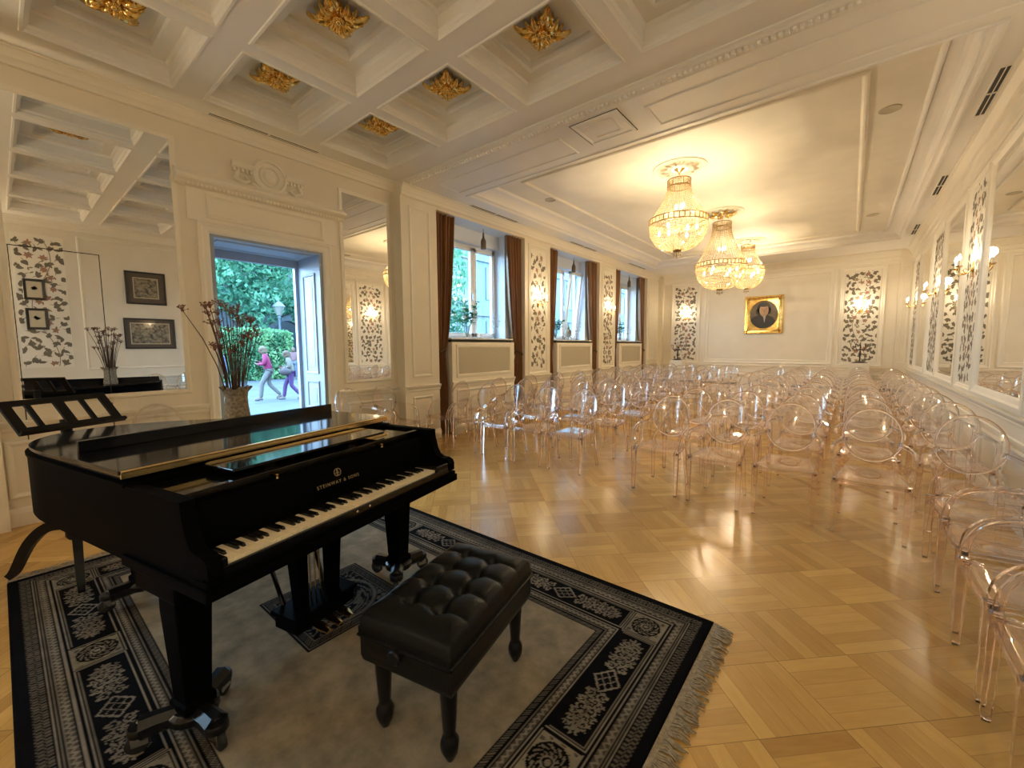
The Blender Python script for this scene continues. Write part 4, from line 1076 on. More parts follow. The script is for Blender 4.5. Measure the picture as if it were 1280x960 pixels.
# ------------------------------------------------------------------ clear armchairs
def chair_meshes():
    D = {}; ZS = Matrix.Scale(1.045, 4, (0,0,1))
    m = MB(ZS)
    def S(u, v):
        y = -.255+v*.47; w = .255-.055*v; x = (u-.5)*2*w
        e = abs(u-.5)*2
        z = .462-.014*(1-e*e)*sin(PI*min(1, v*1.05))-.040*max(0, (.14-v)/.14)**2-.030*max(0, (e-.88)/.12)**2+.012*v
        return (x, y, z)
    m.slab(S, 20, 18, .013)
    m.tube([(-.232,-.232,.435),(0,-.242,.428),(.232,-.232,.435)], .016, 4, 1)
    for s in (-1, 1): m.tube([(s*.235,-.22,.437),(s*.19,.20,.44)], .014, 4, 1)
    D['seat'] = m.mesh('seat', [M['acr'], M['acrs']], smooth=50)
    for s, nm in ((-1, 'fl'), (1, 'fr')):
        m = MB(ZS); m.tube([(s*.232,-.240,.46),(s*.232,-.240,.40),(s*.230,-.242,.10),(s*.229,-.243,.008)], [.032,.031,.024,.020], 4)
        m.box(s*.229-.013, -.256, 0, s*.229+.013, -.230, .008)
        D[nm] = m.mesh('leg', M['acrs'])
        m = MB(ZS); m.tube([(s*.200,.285,.008),(s*.190,.255,.16),(s*.184,.222,.36),(s*.178,.212,.47),(s*.165,.235,.53),(s*.14,.262,.588)], [.019,.021,.024,.024,.019,.014], 4)
        m.box(s*.200-.012, .273, 0, s*.200+.012, .297, .008)
        D['r'+nm] = m.mesh('leg', M['acrs'], smooth=50)
        pts = catmull([(s*.232,-.238,.45),(s*.243,-.225,.55),(s*.262,-.165,.635),(s*.268,-.06,.672),(s*.250,.07,.682),(s*.212,.20,.690),(s*.188,.262,.695)], 4)
        m = MB(ZS); n = len(pts); m.tube(pts, [.022-.006*sin(PI*i/(n-1)) for i in range(n)], 4, sx=1.0)
        D['a'+nm] = m.mesh('armrest', M['acrs'], smooth=50)
    m = MB(ZS); rx, rz, zc = .205, .222, .745
    def O(r, a, b):
        x, z = rx*r*cos(a), zc+rz*r*sin(a)
        y = .262+.15*(z-.5)-.035*(x/rx)**2-.004*(1-r*r)+b
        return (x, y, z)
    n = 40; R = [.02,.35,.65,.88,.97,1.0]
    m.loft([[O(r, 2*PI*i/n, 0) for i in range(n)] for r in R]+[[O(r, 2*PI*i/n, .014) for i in range(n)] for r in R[::-1]])
    ringp = [O(1.0, 2*PI*i/48, .007) for i in range(49)]
    m.tube(ringp, .010, 10, 1)
    D['back'] = m.mesh('backrest', [M['acr'], M['acrs']], smooth=60)
    m = MB(ZS)
    for k in (-1, 1): m.slab(lambda u, v: ((u-.5)*.39, -.22+v*.40, .483+.012*sin(PI*u)*sin(PI*v)), 8, 8, .02)
    D['pad'] = m.mesh('seat_pad', M['darkseat'], smooth=50)
    return D
CM = chair_meshes()
def make_chair(loc, rz, label, group, pad=False):
    r = thing('clear_armchair', label, 'chair', loc, rz, group)
    for k, nm in (('seat','seat'),('back','backrest'),('fl','leg'),('fr','leg'),('rfl','leg'),('rfr','leg'),('afl','armrest'),('afr','armrest')):
        o = bpy.data.objects.new(nm, CM[k]); COL.objects.link(o); o.parent = r
    if pad:
        o = bpy.data.objects.new('seat_pad', CM['pad']); COL.objects.link(o); o.parent = r; o['label'] = 'dark seat pad'
    return r
rj = random.Random(11)
LX = [-2.78, -3.38, -3.98, -4.57, -5.17]; RXc = [-1.605, -1.01, -.42, .19, .80]
NR = 10
for i in range(NR):
    yy = 4.675+1.0*i
    rowname = 'front' if i == 0 else ('last' if i == NR-1 else ordn(i))
    for k in range(5):
        x = LX[k]; seat = 'seat on the aisle' if k == 0 else ('seat by the window wall' if k == 4 else '%s seat from the aisle' % ordn(k))
        extra = ' with dark pad' if i == NR-1 else ''
        make_chair((x+rj.uniform(-.005, .005), yy+rj.uniform(-.03, .03)+(.03 if i == 0 else 0), 0), rj.uniform(-.02, .02), 'clear armchair%s, %s row on the window side, %s' % (extra, rowname, seat), 'clear chairs on the window side of the aisle', i == NR-1)
        x = RXc[k]; seat = 'seat on the aisle' if k == 0 else ('seat by the mirror wall' if k == 4 else '%s seat from the aisle' % ordn(k))
        make_chair((x+rj.uniform(-.005, .005), yy+rj.uniform(-.025, .025), 0), rj.uniform(-.02, .02), 'clear armchair%s, %s row on the mirror side, %s' % (extra, rowname, seat), 'clear chairs on the mirror side of the aisle', i == NR-1)
for k, y in enumerate((2.315, 2.905, 3.515, 4.09)):
    make_chair((.765, y, 0), -PI/2+rj.uniform(-.04, .04), 'clear armchair with its back to the mirror wall, %s' % ['nearest the camera', 'second from the camera', 'third from the camera', 'next to the front row'][k], 'clear chairs along the mirror wall')
for k, y in enumerate((1.02, 3.17, 3.78)):
    make_chair((-5.36, y, 0), PI/2, 'clear plastic armchair against the street wall, %s' % ['between the music stand and the door', 'just past the door', 'next to the window pier'][k], 'clear chairs along the street wall')
make_chair((-4.42, -.40, 0), PI-.1, 'clear plastic armchair at the very edge of the picture beside the music stand', 'clear chairs along the street wall')

# ------------------------------------------------------------------ chandeliers
def hoop(m, r, z, h, mi=0, n=48):
    m.loft([[(rr*cos(2*PI*i/n), rr*sin(2*PI*i/n), zz) for i in range(n)] for rr, zz in ((r-.006,z-h/2),(r+.006,z-h/2),(r+.009,z),(r+.006,z+h/2),(r-.006,z+h/2),(r-.006,z-h/2))], mi, caps=False)
def chandelier(x, y, z1, r1, z2, r2, zb, label, ornate):
    c = thing('chandelier', label, 'chandelier', (x, y, 0), group='crystal basket chandeliers')
    m = MB(); m.lathe([(.001,ZT),(.075,ZT),(.08,ZT-.012),(.05,ZT-.035),(.03,ZT-.05),(.012,ZT-.07),(.001,ZT-.07)], 24); m.build('ceiling_cup', M['brass'], c, smooth=40)
    m = MB(); z = ZT-.065; k = 0
    while z > z1+.03:
        T = Matrix.Translation((0, 0, z)) @ Matrix.Rotation(PI/2*(k % 2), 4, 'Z') @ Matrix.Rotation(PI/2, 4, 'X')
        mm = MB(T); mm.tube([(.013*cos(t), .022*sin(t), 0) for t in [2*PI*i/10 for i in range(11)]], .0045, 5); m.add(mm.v, mm.f); z -= .034; k += 1
    m.build('chain', M['brass'], c, smooth=True)
    hb = .085
    def ringpart(r, zc, h, nm):
        m = MB(); hoop(m, r, zc+h/2, .014); hoop(m, r, zc-h/2, .014)
        n = int(2*PI*r/.075)
        for i in range(n):
            a = 2*PI*i/n; m.tube([(r*cos(a), r*sin(a), zc-h/2), (r*cos(a), r*sin(a), zc+h/2)], .006, 6)
        o = m.build(nm, M['dbrass'], c, smooth=40)
        m = MB()
        for i in range(n):
            a = 2*PI*(i+.5)/n; w = .024
            p = [(r*cos(a)-s*w*sin(a), r*sin(a)+s*w*cos(a), zc+t*h*.40) for s, t in ((-1,-.7),(0,-1),(1,-.7),(1,.7),(0,1),(-1,.7))]
            q = [(px*(1-.014/r), py*(1-.014/r), pz) for px, py, pz in p]
            m.loft([p, q])
        m.build('crystal_plaque', M['bead'], o)
    ringpart(r1, z1, .10*r1/.17, 'crown_ring'); ringpart(r2, z2, .085, 'main_ring')
    m = MB(); ns = 46; zt = z1-.05; zb_ = z2+.045; L = zt-zb_; nb = int(L/.024)
    for s in range(ns):
        a = 2*PI*s/ns
        for k in range(nb):
            t = (k+.5)/nb; r = r1*.97+(r2*.96-r1*.97)*t**1.55
            m.octa((r*cos(a), r*sin(a), zt-L*t), .0105, .0125)
    o = m.build('upper_bead_strands', M['bead'], c); o['kind'] = 'stuff'
    m = MB(); H = z2-.045-zb; nr = 17
    for k in range(nr):
        t = (k+.3)/nr*PI/2; r = .055+(r2*.985-.055)*cos(t)**.9; z = z2-.045-H*sin(t)
        n = max(10, int(2*PI*r/.036))
        for i in range(n):
            a = 2*PI*(i+.5*(k % 2))/n; m.octa((r*cos(a), r*sin(a), z), .0150, .0145)
    o = m.build('basket_beads', M['bead'], c); o['kind'] = 'stuff'
    m = MB()
    for i in range(16):
        a = 2*PI*i/16; m.tube([((.055+(r2-.055)*cos(t)**.9)*cos(a), (.055+(r2-.055)*cos(t)**.9)*sin(a), z2-.045-H*sin(t)) for t in [PI/2*j/9 for j in range(10)]], .002, 4)
    m.build('basket_ribs', M['dbrass'], c)
    m = MB(); m.lathe([(.001,zb+.02),(.07,zb+.02),(.075,zb+.005),(.06,zb-.02),(.03,zb-.03),(.001,zb-.03)], 24); m.build('bottom_cap', M['dbrass'], c, smooth=40)
    for i in range(10):
        a = 2*PI*i/9; r = .052 if i < 9 else 0; z = zb-.075-(.03 if i == 9 else 0)
        m = MB(); m.octa((r*cos(a), r*sin(a), z), .011, .034); m.octa((r*cos(a), r*sin(a), z+.045), .006, .010); m.build('crystal_drop', M['bead'], c)
    for i in range(9):
        a = 2*PI*i/6+.3
        if i < 6: p = (.27*r2/.43*cos(a), .27*r2/.43*sin(a), z2-.10-.06*(i % 2))
        else: p = (.07*cos(a), .07*sin(a), z2+(z1-z2)*.42)
        m = MB(); m.lathe([(.001,-.03),(.012,-.03),(.020,.0),(.014,.03),(.001,.055)], 10, p); m.build('bulb', M['bulb'], c, smooth=True)
    if ornate:
        m = MB()
        for k in range(6):
            a = k*PI/3
            mm = MB(Matrix.Translation((.20*cos(a)*.9, .20*sin(a)*.9, ZT-.035)) @ Matrix.Rotation(a, 4, 'Z')); acanthus(mm, 0, .17, .07, 0, .03, 3, -.08); mm.sphere((.0,0,-.02), .035, 8, 6); m.add(mm.v, mm.f)
        m.build('gilded_leaves', M['gold'], c, smooth=60)
    return c
CH = [(-2.21, 6.88, 4.11, .170, 3.53, .435, 3.10, 'crystal basket chandelier nearest the piano', 0), (-2.21, 9.67, 4.08, .178, 3.27, .485, 2.78, 'largest and lowest crystal chandelier, in the middle of the row, with gilded ceiling leaves', 1), (-2.24, 12.65, 4.16, .165, 3.60, .405, 3.10, 'crystal basket chandelier nearest the portrait wall', 0)]
for x, y, z1, r1, z2, r2, zb, lab, orn in CH:
    chandelier(x, y, z1, r1, z2, r2, zb, lab, orn)
    t = thing('ceiling_medallion', 'round plaster ceiling medallion above the '+('chandelier nearest the piano' if y < 8 else ('middle chandelier' if y < 11 else 'chandelier nearest the portrait')), 'ceiling medallion', (x, y, ZT), group='plaster ceiling medallions')
    m = MB(); m.lathe([(.40,0),(.40,-.012),(.385,-.022),(.36,-.022),(.35,-.010),(.33,-.008),(.32,-.016),(.31,-.008),(.14,-.010),(.13,-.024),(.11,-.028),(.10,-.012),(.001,-.012)], 56)
    m.build('medallion_plate', M['tray'], t, smooth=35)
    m = MB()
    for k in range(12):
        a = 2*PI*k/12; mm = MB(Matrix.Rotation(a, 4, 'Z')); acanthus(mm, 0, .15, .045, -.006, .010, 2, .145); m.add(mm.v, mm.f)
    m.build('plaster_leaves', M['tray'], t, smooth=60)

# ------------------------------------------------------------------ sconces
def sconce(loc, rz, label, grp='gilt two-arm wall sconces'):
    """local +x points out of the wall"""
    c = thing('wall_sconce', label, 'wall sconce', loc, rz, grp)
    m = MB(Matrix.Rotation(PI/2, 4, 'Y')); m.lathe([(.001,.028),(.02,.028),(.028,.018),(.045,.012),(.05,0),(.001,0)], 20)
    m.box(-.10,-.014,0,.10,.014,.014); m.build('backplate', M['brass'], c, smooth=40)
    for s in (-1, 1):
        pts = catmull([(.02, 0, -.01), (.07, s*.03, -.055), (.13, s*.085, -.05), (.155, s*.115, .0), (.15, s*.12, .03)], 5)
        m = MB(); m.tube(pts, .008, 8); m.tube(catmull([(.07, s*.03, -.055), (.10, s*.05, -.02), (.08, s*.065, .005), (.065, s*.05, -.01)], 4), .005, 6)
        m.lathe([(.001,.02),(.018,.022),(.036,.034),(.038,.038),(.016,.036),(.001,.036)], 18, (.15, s*.12, 0)); a = m.build('arm', M['brass'], c, smooth=50)
        m = MB(); m.lathe([(.001,.036),(.013,.036),(.013,.115),(.001,.115)], 12, (.15, s*.12, 0)); m.build('candle_sleeve', M['candle'], a)
        m = MB(); m.lathe([(.001,.115),(.010,.118),(.017,.140),(.012,.168),(.001,.195)], 12, (.15, s*.12, 0)); m.build('bulb', M['sbulb'], a, smooth=True)
    return c
SL = []
def addsc(x, y, z, rz, lab):
    sconce((x, y, z), rz, lab); SL.append((x+.15*cos(rz), y+.15*sin(rz), z+.20))
addsc(XW+.008, 7.865, 2.58, 0, 'gilt two-arm sconce on the floral pier between the first and middle windows')
addsc(XW+.008, 11.39, 2.58, 0, 'gilt two-arm sconce on the floral pier between the middle and third windows')
addsc(-4.65, YF-.008, 2.58, -PI/2, 'gilt two-arm sconce on the portrait wall, in the corner by the windows')
addsc(.165, YF-.008, 2.58, -PI/2, 'gilt two-arm sconce on the portrait wall, in the corner by the mirrors')
for k, (a, b) in enumerate(STR[:3]): addsc(XR-.008, (a+b)/2, 2.58, PI, ['gilt two-arm sconce on the first floral strip of the mirror wall, nearest the camera', 'gilt two-arm sconce on the second floral strip of the mirror wall', 'gilt two-arm sconce on the third floral strip of the mirror wall, nearest the portrait wall'][k])

addsc(XR-.008, 4.8, 2.58, PI, 'gilt two-arm sconce on the mirror wall where the ceiling band meets it')
addsc(XR-.008, -1.0, 2.58, PI, 'gilt two-arm sconce on the long wall opposite the tall mirror')  # this and the next two sconces are added to light the piano end
addsc(XD+.008, -1.6, 2.58, 0, 'gilt two-arm sconce on the street wall beyond the music stand')
addsc(-2.2, YN+.008, 2.58, PI/2, 'gilt two-arm sconce on the end wall facing the portrait wall')
# ------------------------------------------------------------------ portrait (an anonymous sitter) and prints
r = thing('framed_portrait', 'square gilt framed oval portrait of a dark-haired sitter in a dark coat', 'framed portrait', (-2.235, YF, 2.575))
PQ = lambda s, h, d: (s, -d, h)
m = MB(); m.frame(PQ, -.535, .535, -.60, .60, [(0,0),(0,.05),(.02,.075),(.05,.07),(.075,.05),(.095,.045),(.11,.05),(.12,.035),(.12,.02)])
n = 64; inner = [(-.415,-.48),(.415,-.48),(.415,.48),(-.415,.48)]
def onrect(a):
    c, s = cos(a), sin(a); k = min(.415/max(abs(c), 1e-6), .48/max(abs(s), 1e-6)); return (c*k, s*k)
A = [2*PI*i/n for i in range(n)]
m.loft([[PQ(*onrect(a), .034) for a in A], [PQ(.42*cos(a)*.965, .47*sin(a)*.965, .034) for a in A], [PQ(.40*cos(a)*.965, .45*sin(a)*.965, .018) for a in A]], caps=False)
for sx in (-1, 1):
    for sz in (-1, 1):
        mm = MB(Matrix.Translation((sx*.495, -.06, sz*.56)) @ Matrix.Rotation(PI/2, 4, 'X')); acanthus(mm, math.atan2(-sz, -sx), .14, .05, .012, -.02, 3, -.03); m.add(mm.v, mm.f)
m.build('gilt_frame', M['gold'], r, smooth=30)
pb = pmat('portrait_background', (.16,.115,.07), .4, col2=(.10,.07,.045), nscale=4)
pc = pmat('portrait_coat', (.012,.011,.012), .4); pk = pmat('portrait_flesh', (.50,.32,.19), .4, col2=(.38,.23,.13), nscale=6); ph_ = pmat('portrait_hair', (.03,.018,.010), .4); pw = pmat('portrait_linen', (.40,.36,.30), .4); pl_ = pmat('portrait_features', (.20,.10,.06), .4)
m = MB()
def flat(pts, d, mi): m.add([PQ(x, h, d) for x, h in pts], [tuple(range(len(pts)))], mi)
flat([(.40*cos(a), .45*sin(a)) for a in A], .015, 0)
coat = [(x, y) for x, y in [(-.36,-.16),(-.30,-.07),(-.18,-.02),(-.08,.03),(.06,.03),(.13,-.02),(.26,-.10),(.34,-.22)]]
coat += [(.40*cos(a), .45*sin(a)) for a in [-.52-(PI-1.04+.14)*i/16 for i in range(17)]]
flat(coat, .0155, 1)
flat([(-.05,.03),(.07,.03),(.06,-.06),(.03,-.26),(-.0,-.10)], .016, 4)
hd = lambda cx, cy, rx, ry, a0=0, a1=2*PI, k=28: [(cx+rx*cos(a0+(a1-a0)*i/k), cy+ry*sin(a0+(a1-a0)*i/k)) for i in range(k+1)]
K = 1.22
flat2 = flat
def flat(pts, d, mi): flat2([(x*K, (y-.0)*K-.05) for x, y in pts], d, mi)
flat(hd(-.0,.20,.155,.175), .016, 3); flat(hd(-.12,.13,.06,.09), .016, 3); flat(hd(.12,.14,.05,.09), .016, 3)
flat(hd(.005,.155,.105,.155), .0165, 2)
flat([(-.05,.07),(.06,.07),(.06,.0),(-.04,.0)], .0163, 2)
flat(hd(.0,.305,.12,.06), .017, 3)
for s in (-1, 1): flat(hd(.012+s*.042,.175,.018,.008), .017, 5); flat([(.012+s*.042-.026,.20),(.012+s*.042+.026,.20),(.012+s*.042+.02,.207),(.012+s*.042-.02,.207)], .017, 5)
flat([(.012,.17),(.028,.115),(.0,.112)], .017, 5); flat([(-.02,.075),(.045,.075),(.02,.066)], .017, 5)
m.build('painted_canvas', [pb, pc, pk, ph_, pw, pl_], r)
def pic(y0, y1, z0, z1, fw, mw, label, small, seed):
    rr = thing('framed_print', label, 'framed print', (XR, (y0+y1)/2, (z0+z1)/2), group='framed prints reflected in the tall mirror')
    P = lambda s, h, d: (-d-.008, s, h); a, b = (y1-y0)/2, (z1-z0)/2
    m = MB(); m.frame(P, -a, a, -b, b, [(0,0),(0,.022),(.008,.030),(fw-.006,.026),(fw,.012)]); m.build('picture_frame', M['pframe'], rr)
    m = MB(); m.add([P(-a+fw-.002,-b+fw-.002,.010),P(a-fw+.002,-b+fw-.002,.010),P(a-fw+.002,b-fw+.002,.010),P(-a+fw-.002,b-fw+.002,.010)], [(0,1,2,3)]); m.build('picture_mount', M['printl'] if small else M['mount'], rr)
    c, d = a-fw-mw, b-fw-mw
    m = MB()
    if small:
        rnd = random.Random(seed)
        for _ in range(26):
            t = rnd.random()*6.3; q = rnd.random()*min(c, d)*.75; x, y = q*cos(t), q*sin(t)+.02; s = .02
            m.add([P(x-s,y-s*.4,.0115),P(x+s,y-s*.2,.0115),P(x+s*.4,y+s,.0115),P(x-s*.6,y+s*.7,.0115)], [(0,1,2,3)], 0)
        m.build('botanical_drawing', [M['leafd']], rr)
    else:
        m.add([P(-c-.02,-d-.02,.0108),P(c+.02,-d-.02,.0108),P(c+.02,d+.02,.0108),P(-c-.02,d+.02,.0108)], [(0,1,2,3)], 1)
        m.add([P(-c,-d,.0115),P(c,-d,.0115),P(c,d,.0115),P(-c,d,.0115)], [(0,1,2,3)], 0)
        m.build('engraved_scene', [M['print'], M['printl']], rr)
        m = MB(); m.add([P(-a+fw,-b+fw,.016),P(a-fw,-b+fw,.016),P(a-fw,b-fw,.016),P(-a+fw,b-fw,.016)], [(0,1,2,3)]); m.build('picture_glass', M['pglass'], rr)
pic(.42, .72, 2.59, 3.00, .045, .06, 'small dark framed botanical print, upper one on the floral panel', True, 1)
pic(.42, .72, 2.00, 2.42, .045, .06, 'small dark framed botanical print, lower one on the floral panel', True, 2)
pic(1.93, 2.65, 2.62, 3.36, .035, .12, 'brown framed engraving with a wide brown mount, upper of the two beside the floral panel', False, 3)
pic(1.85, 2.77, 1.60, 2.30, .035, .09, 'dark framed landscape engraving, lower of the two beside the floral panel', False, 4)

# ------------------------------------------------------------------ pedestals and candelabra
def candelabrum(name, loc, label, mat, H, spread, n, r0, candle, grp, sc=1):
    c = thing(name, label, 'candelabrum', loc, 0, grp)
    m = MB(); m.lathe([(.001,0),(r0,0),(r0*1.02,.012),(r0*.6,.03),(.022,.05),(.016,.10),(.024,H*.35),(.014,H*.45),(.016,H*.62),(.001,H*.64)], 18); m.build('base_and_stem', mat, c, smooth=50)
    pts_top = []
    for k in range(n+1):
        a = 2*PI*k/n; ca, sa = cos(a), sin(a)
        m = MB()
        if k < n:
            p = catmull([(0,0,H*.50),(spread*.45*ca,spread*.45*sa,H*.44),(spread*.9*ca,spread*.9*sa,H*.52),(spread*ca,spread*sa,H*.66)], 4); e = p[-1]
            m.tube(p, .0075, 6)
        else: e = (0,0,H*.78); m.tube([(0,0,H*.6), e], .008, 6)
        m.lathe([(.001,0),(.012,0),(.026,.014),(.024,.018),(.001,.016)], 12, e); o = m.build('arm', mat, c, smooth=50)
        if candle:
            mm = MB(); mm.lathe([(.001,.014),(.010,.014),(.009,.014+candle),(.001,.02+candle)], 10, e); mm.build('candle', M['wax'] if mat is M['iron'] else mat, o)
for k, (x, lab) in enumerate(((-4.70, 'by the windows'), (.20, 'by the mirror wall'))):
    p = thing('pedestal', 'plain white square pedestal by the portrait wall, in the corner '+lab, 'pedestal', (x, 15.0, 0), group='white pedestals by the portrait wall')
    m = MB(); m.box(-.21,-.21,0,.21,.21,1.10); m.build('block', M['pedestal'], p, bevel=.006)
    m = MB(); m.box(-.22,-.22,0,.22,.22,.04); m.build('plinth', M['pedestal'], p, bevel=.004)
    c = candelabrum('table_candelabrum', (x, 15.0, 1.10), 'dark bronze many-armed candelabrum on the white pedestal '+lab, M['iron'], .78, .21, 6, .17, .22 if k == 0 else .08, 'dark candelabra on the pedestals')
# window sill pieces
def vase_plant(x, y, label, vh, spread, nleaf, flowers, seed):
    v = thing('glass_vase', 'clear glass vase of greenery on the sill of the '+label, 'vase', (x, y, 1.766), group='glass vases on the sills')
    m = MB(); m.lathe([(.001,0),(.05,0),(.052,.006),(.042,.02),(.040,.10),(.055,vh),(.051,vh),(.036,.10),(.036,.02),(.001,.015)], 20); m.build('vase_body', M['sillglass'], v, smooth=50)
    b = thing('bouquet', ('white bouquet' if flowers else 'leafy branch')+' in the vase on the sill of the '+label, 'bouquet', (x, y, 1.766+.03), group='greenery on the sills')
    rnd = random.Random(seed); ms, ml, mf = MB(), MB(), MB()
    for k in range(16 if flowers else 12):
        a = rnd.random()*6.3; sp = spread*rnd.uniform(.35, 1); h = vh+rnd.uniform(.12, .55)*(1-.3*sp)
        tip = (sp*cos(a)*.7, sp*sin(a), h); ms.tube([(0,0,0),(.3*tip[0],.3*tip[1],vh*.9),tip], .003, 4)
        for j in range(nleaf):
            t = rnd.uniform(.35, 1.02); px, py, pz = tip[0]*t, tip[1]*t, vh*.6+(h-vh*.6)*t; an = rnd.random()*6.3; l = rnd.uniform(.075, .14); w = l*.30; tz = rnd.uniform(-.4, .6)
            d = Vector((cos(an), sin(an), tz)).normalized(); s = Vector((-sin(an), cos(an), rnd.uniform(-.4, .4)))*w; p = Vector((px, py, pz))
            ml.add([tuple(p), tuple(p+d*l*.5+s), tuple(p+d*l), tuple(p+d*l*.5-s)], [(0,1,2,3)])
        if flowers and k < 8:
            for q in range(7): 
                an = 2*PI*q/7; p = Vector((tip[0]*.75, tip[1]*.75, h*.80)); mf.sphere((p.x+.028*cos(an), p.y+.028*sin(an), p.z), .022, 6, 4)
    ms.build('stalks', M['plant'], b); ml.build('foliage', M['plant'], b)
    if flowers: mf.build('blossoms', M['petal'], b, smooth=True)
vase_plant(-5.95, 5.93, 'first window by the street door', .26, .42, 10, True, 3)
vase_plant(-5.95, 9.12, 'middle window', .22, .34, 9, False, 4)
vase_plant(-5.95, 13.02, 'third window by the portrait wall', .22, .28, 8, False, 6)
for k, y in enumerate((6.12, 6.30)):
    c = thing('glass_candlestick', 'clear glass candlestick on the first window sill, '+('next to the bouquet' if k == 0 else 'next to the glass candelabrum'), 'candlestick', (-5.93, y, 1.766), group='glass candlesticks on the first sill')
    m = MB(); m.lathe([(.001,0),(.045,0),(.046,.008),(.014,.03),(.009,.16),(.016,.20),(.009,.24),(.022,.28+.06*k),(.024,.30+.06*k),(.001,.29+.06*k)], 16); m.build('stick', M['sillglass'], c, smooth=50)
for y, lab in ((6.72, 'first window from the street door'), (10.15, 'middle window'), (13.55, 'third window from the street door')):
    candelabrum('glass_candelabrum', (-5.93, y, 1.766), 'clear glass candelabrum standing on the sill of the '+lab, M['sillglass'], .55, .14, 5, .07, .12, 'glass candelabra on the sills')
c = thing('sill_lantern', 'patterned footed metal lantern on the sill of the middle window', 'lantern', (-5.90, 9.66, 1.766))
m = MB(); m.lathe([(.001,.09),(.05,.09),(.085,.13),(.10,.19),(.085,.25),(.05,.29),(.04,.30),(.055,.31),(.03,.36),(.012,.40),(.018,.42),(.001,.46)], 12); m.build('lantern_body', M['basket'], c, smooth=30)
for k in range(4):
    a = PI/4+k*PI/2; m = MB(); m.tube([(.05*cos(a), .05*sin(a), .11), (.09*cos(a), .09*sin(a), .05), (.085*cos(a), .085*sin(a), 0)], .009, 6); m.build('foot', M['iron'], c)
# sheer curtain at the near end
c = thing('sheer_curtain', 'white sheer curtain hanging beside the tall mirror at the edge of the picture', 'curtain', (-5.55, -.62, 0))
m = MB(); m.slab(lambda u, v: (.05*sin(u*2*PI*7)*(.6+.4*v), -.45+.62*u, .02+v*3.9), 70, 12, (.004, 0, 0)); m.build('drape', M['sheer'], c, smooth=True)
# ------------------------------------------------------------------ outdoors
m = MB(); m.box(-70, -30, -.3, -6.5, 60, -.03); struct(m.build('ground', M['stone']))
m = MB()
for k in range(12): m.box(-9.2-k*2.2, -10, -.031, -9.14-k*2.2, 30, -.026)
struct(m.build('paving_joint_lines', M['pavejoint']))
rl = random.Random(3)
def foliage(n, fn, size):
    m = MB()
    for _ in range(n):
        p, nrm = fn(); p = Vector(p); d = Vector((rl.gauss(0,1), rl.gauss(0,1), rl.gauss(0,.6))).normalized(); d = (d+Vector(nrm)*.3).normalized()
        s = d.orthogonal().normalized(); s.rotate(Matrix.Rotation(rl.random()*6.3, 3, d)); t = d.cross(s); l = size*rl.uniform(.6, 1.3); w = l*.45
        m.add([tuple(p-s*l), tuple(p+t*w), tuple(p+s*l), tuple(p-t*w)], [(0,1,2,3)])
    return m
def tree(name, x, y, blobs, trunk, nleaf, size, label, grp=None):
    t = thing(name, label, 'tree', (x, y, -.03), group=grp)
    m = MB(); m.tube([(0,0,0),(.05,.05,trunk*.5),(0,.1,trunk),(.1,0,trunk*1.6)], [.24,.19,.15,.08], 10)
    for bx, by, bz, br in blobs: m.tube([(0,.05,trunk*.8), (bx*.5, by*.5, (trunk+bz)*.5), (bx, by, bz)], [.11,.07,.03], 7)
    m.build('trunk', M['bark'], t, smooth=50)
    def fn():
        bx, by, bz, br = rl.choices(blobs, [b[3]**2 for b in blobs])[0]
        d = Vector((rl.gauss(0,1), rl.gauss(0,1), rl.gauss(0,1))).normalized(); r = br*(rl.random()**.35)
        lay = .12*sin(d.z*9)
        return (bx+d.x*r, by+d.y*r, bz+d.z*r*.75+lay), d
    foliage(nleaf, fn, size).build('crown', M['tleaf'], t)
tree('broadleaf_tree', -29.0, 9.8, [(0,0,6.6,2.2),(1.0,-2.0,5.2,1.8),(.6,1.9,5.2,1.7),(1.2,.2,4.2,1.7),(.8,-1.2,8.0,1.6),(1.0,1.6,7.2,1.5),(1.0,-3.4,6.8,1.7),(1.0,2.9,4.2,1.1)], 2.6, 9000, .17, 'tall green broadleaf tree behind the clipped hedge, seen through the street door', 'trees outside')
tree('broadleaf_tree', -13.6, 11.6, [(0,0,4.6,1.6),(.3,-1.0,3.4,1.2),(-.3,.6,6.0,1.3),(.2,.9,3.0,1.0)], 1.8, 3600, .13, 'green tree outside the first window, in front of the pale building', 'trees outside')
# hedge
h = thing('clipped_hedge', 'clipped green hedge behind the walking people, seen through the street door', 'hedge', (-24.2, 7.0, -.03))
hx, hy, hz = .9, 3.0, 2.55
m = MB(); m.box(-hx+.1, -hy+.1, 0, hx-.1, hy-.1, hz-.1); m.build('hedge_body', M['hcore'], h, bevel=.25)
def fh():
    k = rl.random(); u, v = rl.uniform(-1, 1), rl.uniform(0, 1)
    if k < .55: p, n = (hx, u*hy, v*hz), (1,0,0)
    elif k < .75: p, n = (u*hx, hy, v*hz), (0,1,0)
    elif k < .85: p, n = (u*hx, -hy, v*hz), (0,-1,0)
    else: p, n = (u*hx, (v*2-1)*hy, hz), (0,0,1)
    j = .10
    return (p[0]+rl.uniform(-j, j), p[1]+rl.uniform(-j, j), max(.05, p[2]+rl.uniform(-j, j)-.12*(abs(p[1])/hy)**6)), n
foliage(6500, fh, .11).build('hedge_leaves', M['hleaf'], h)
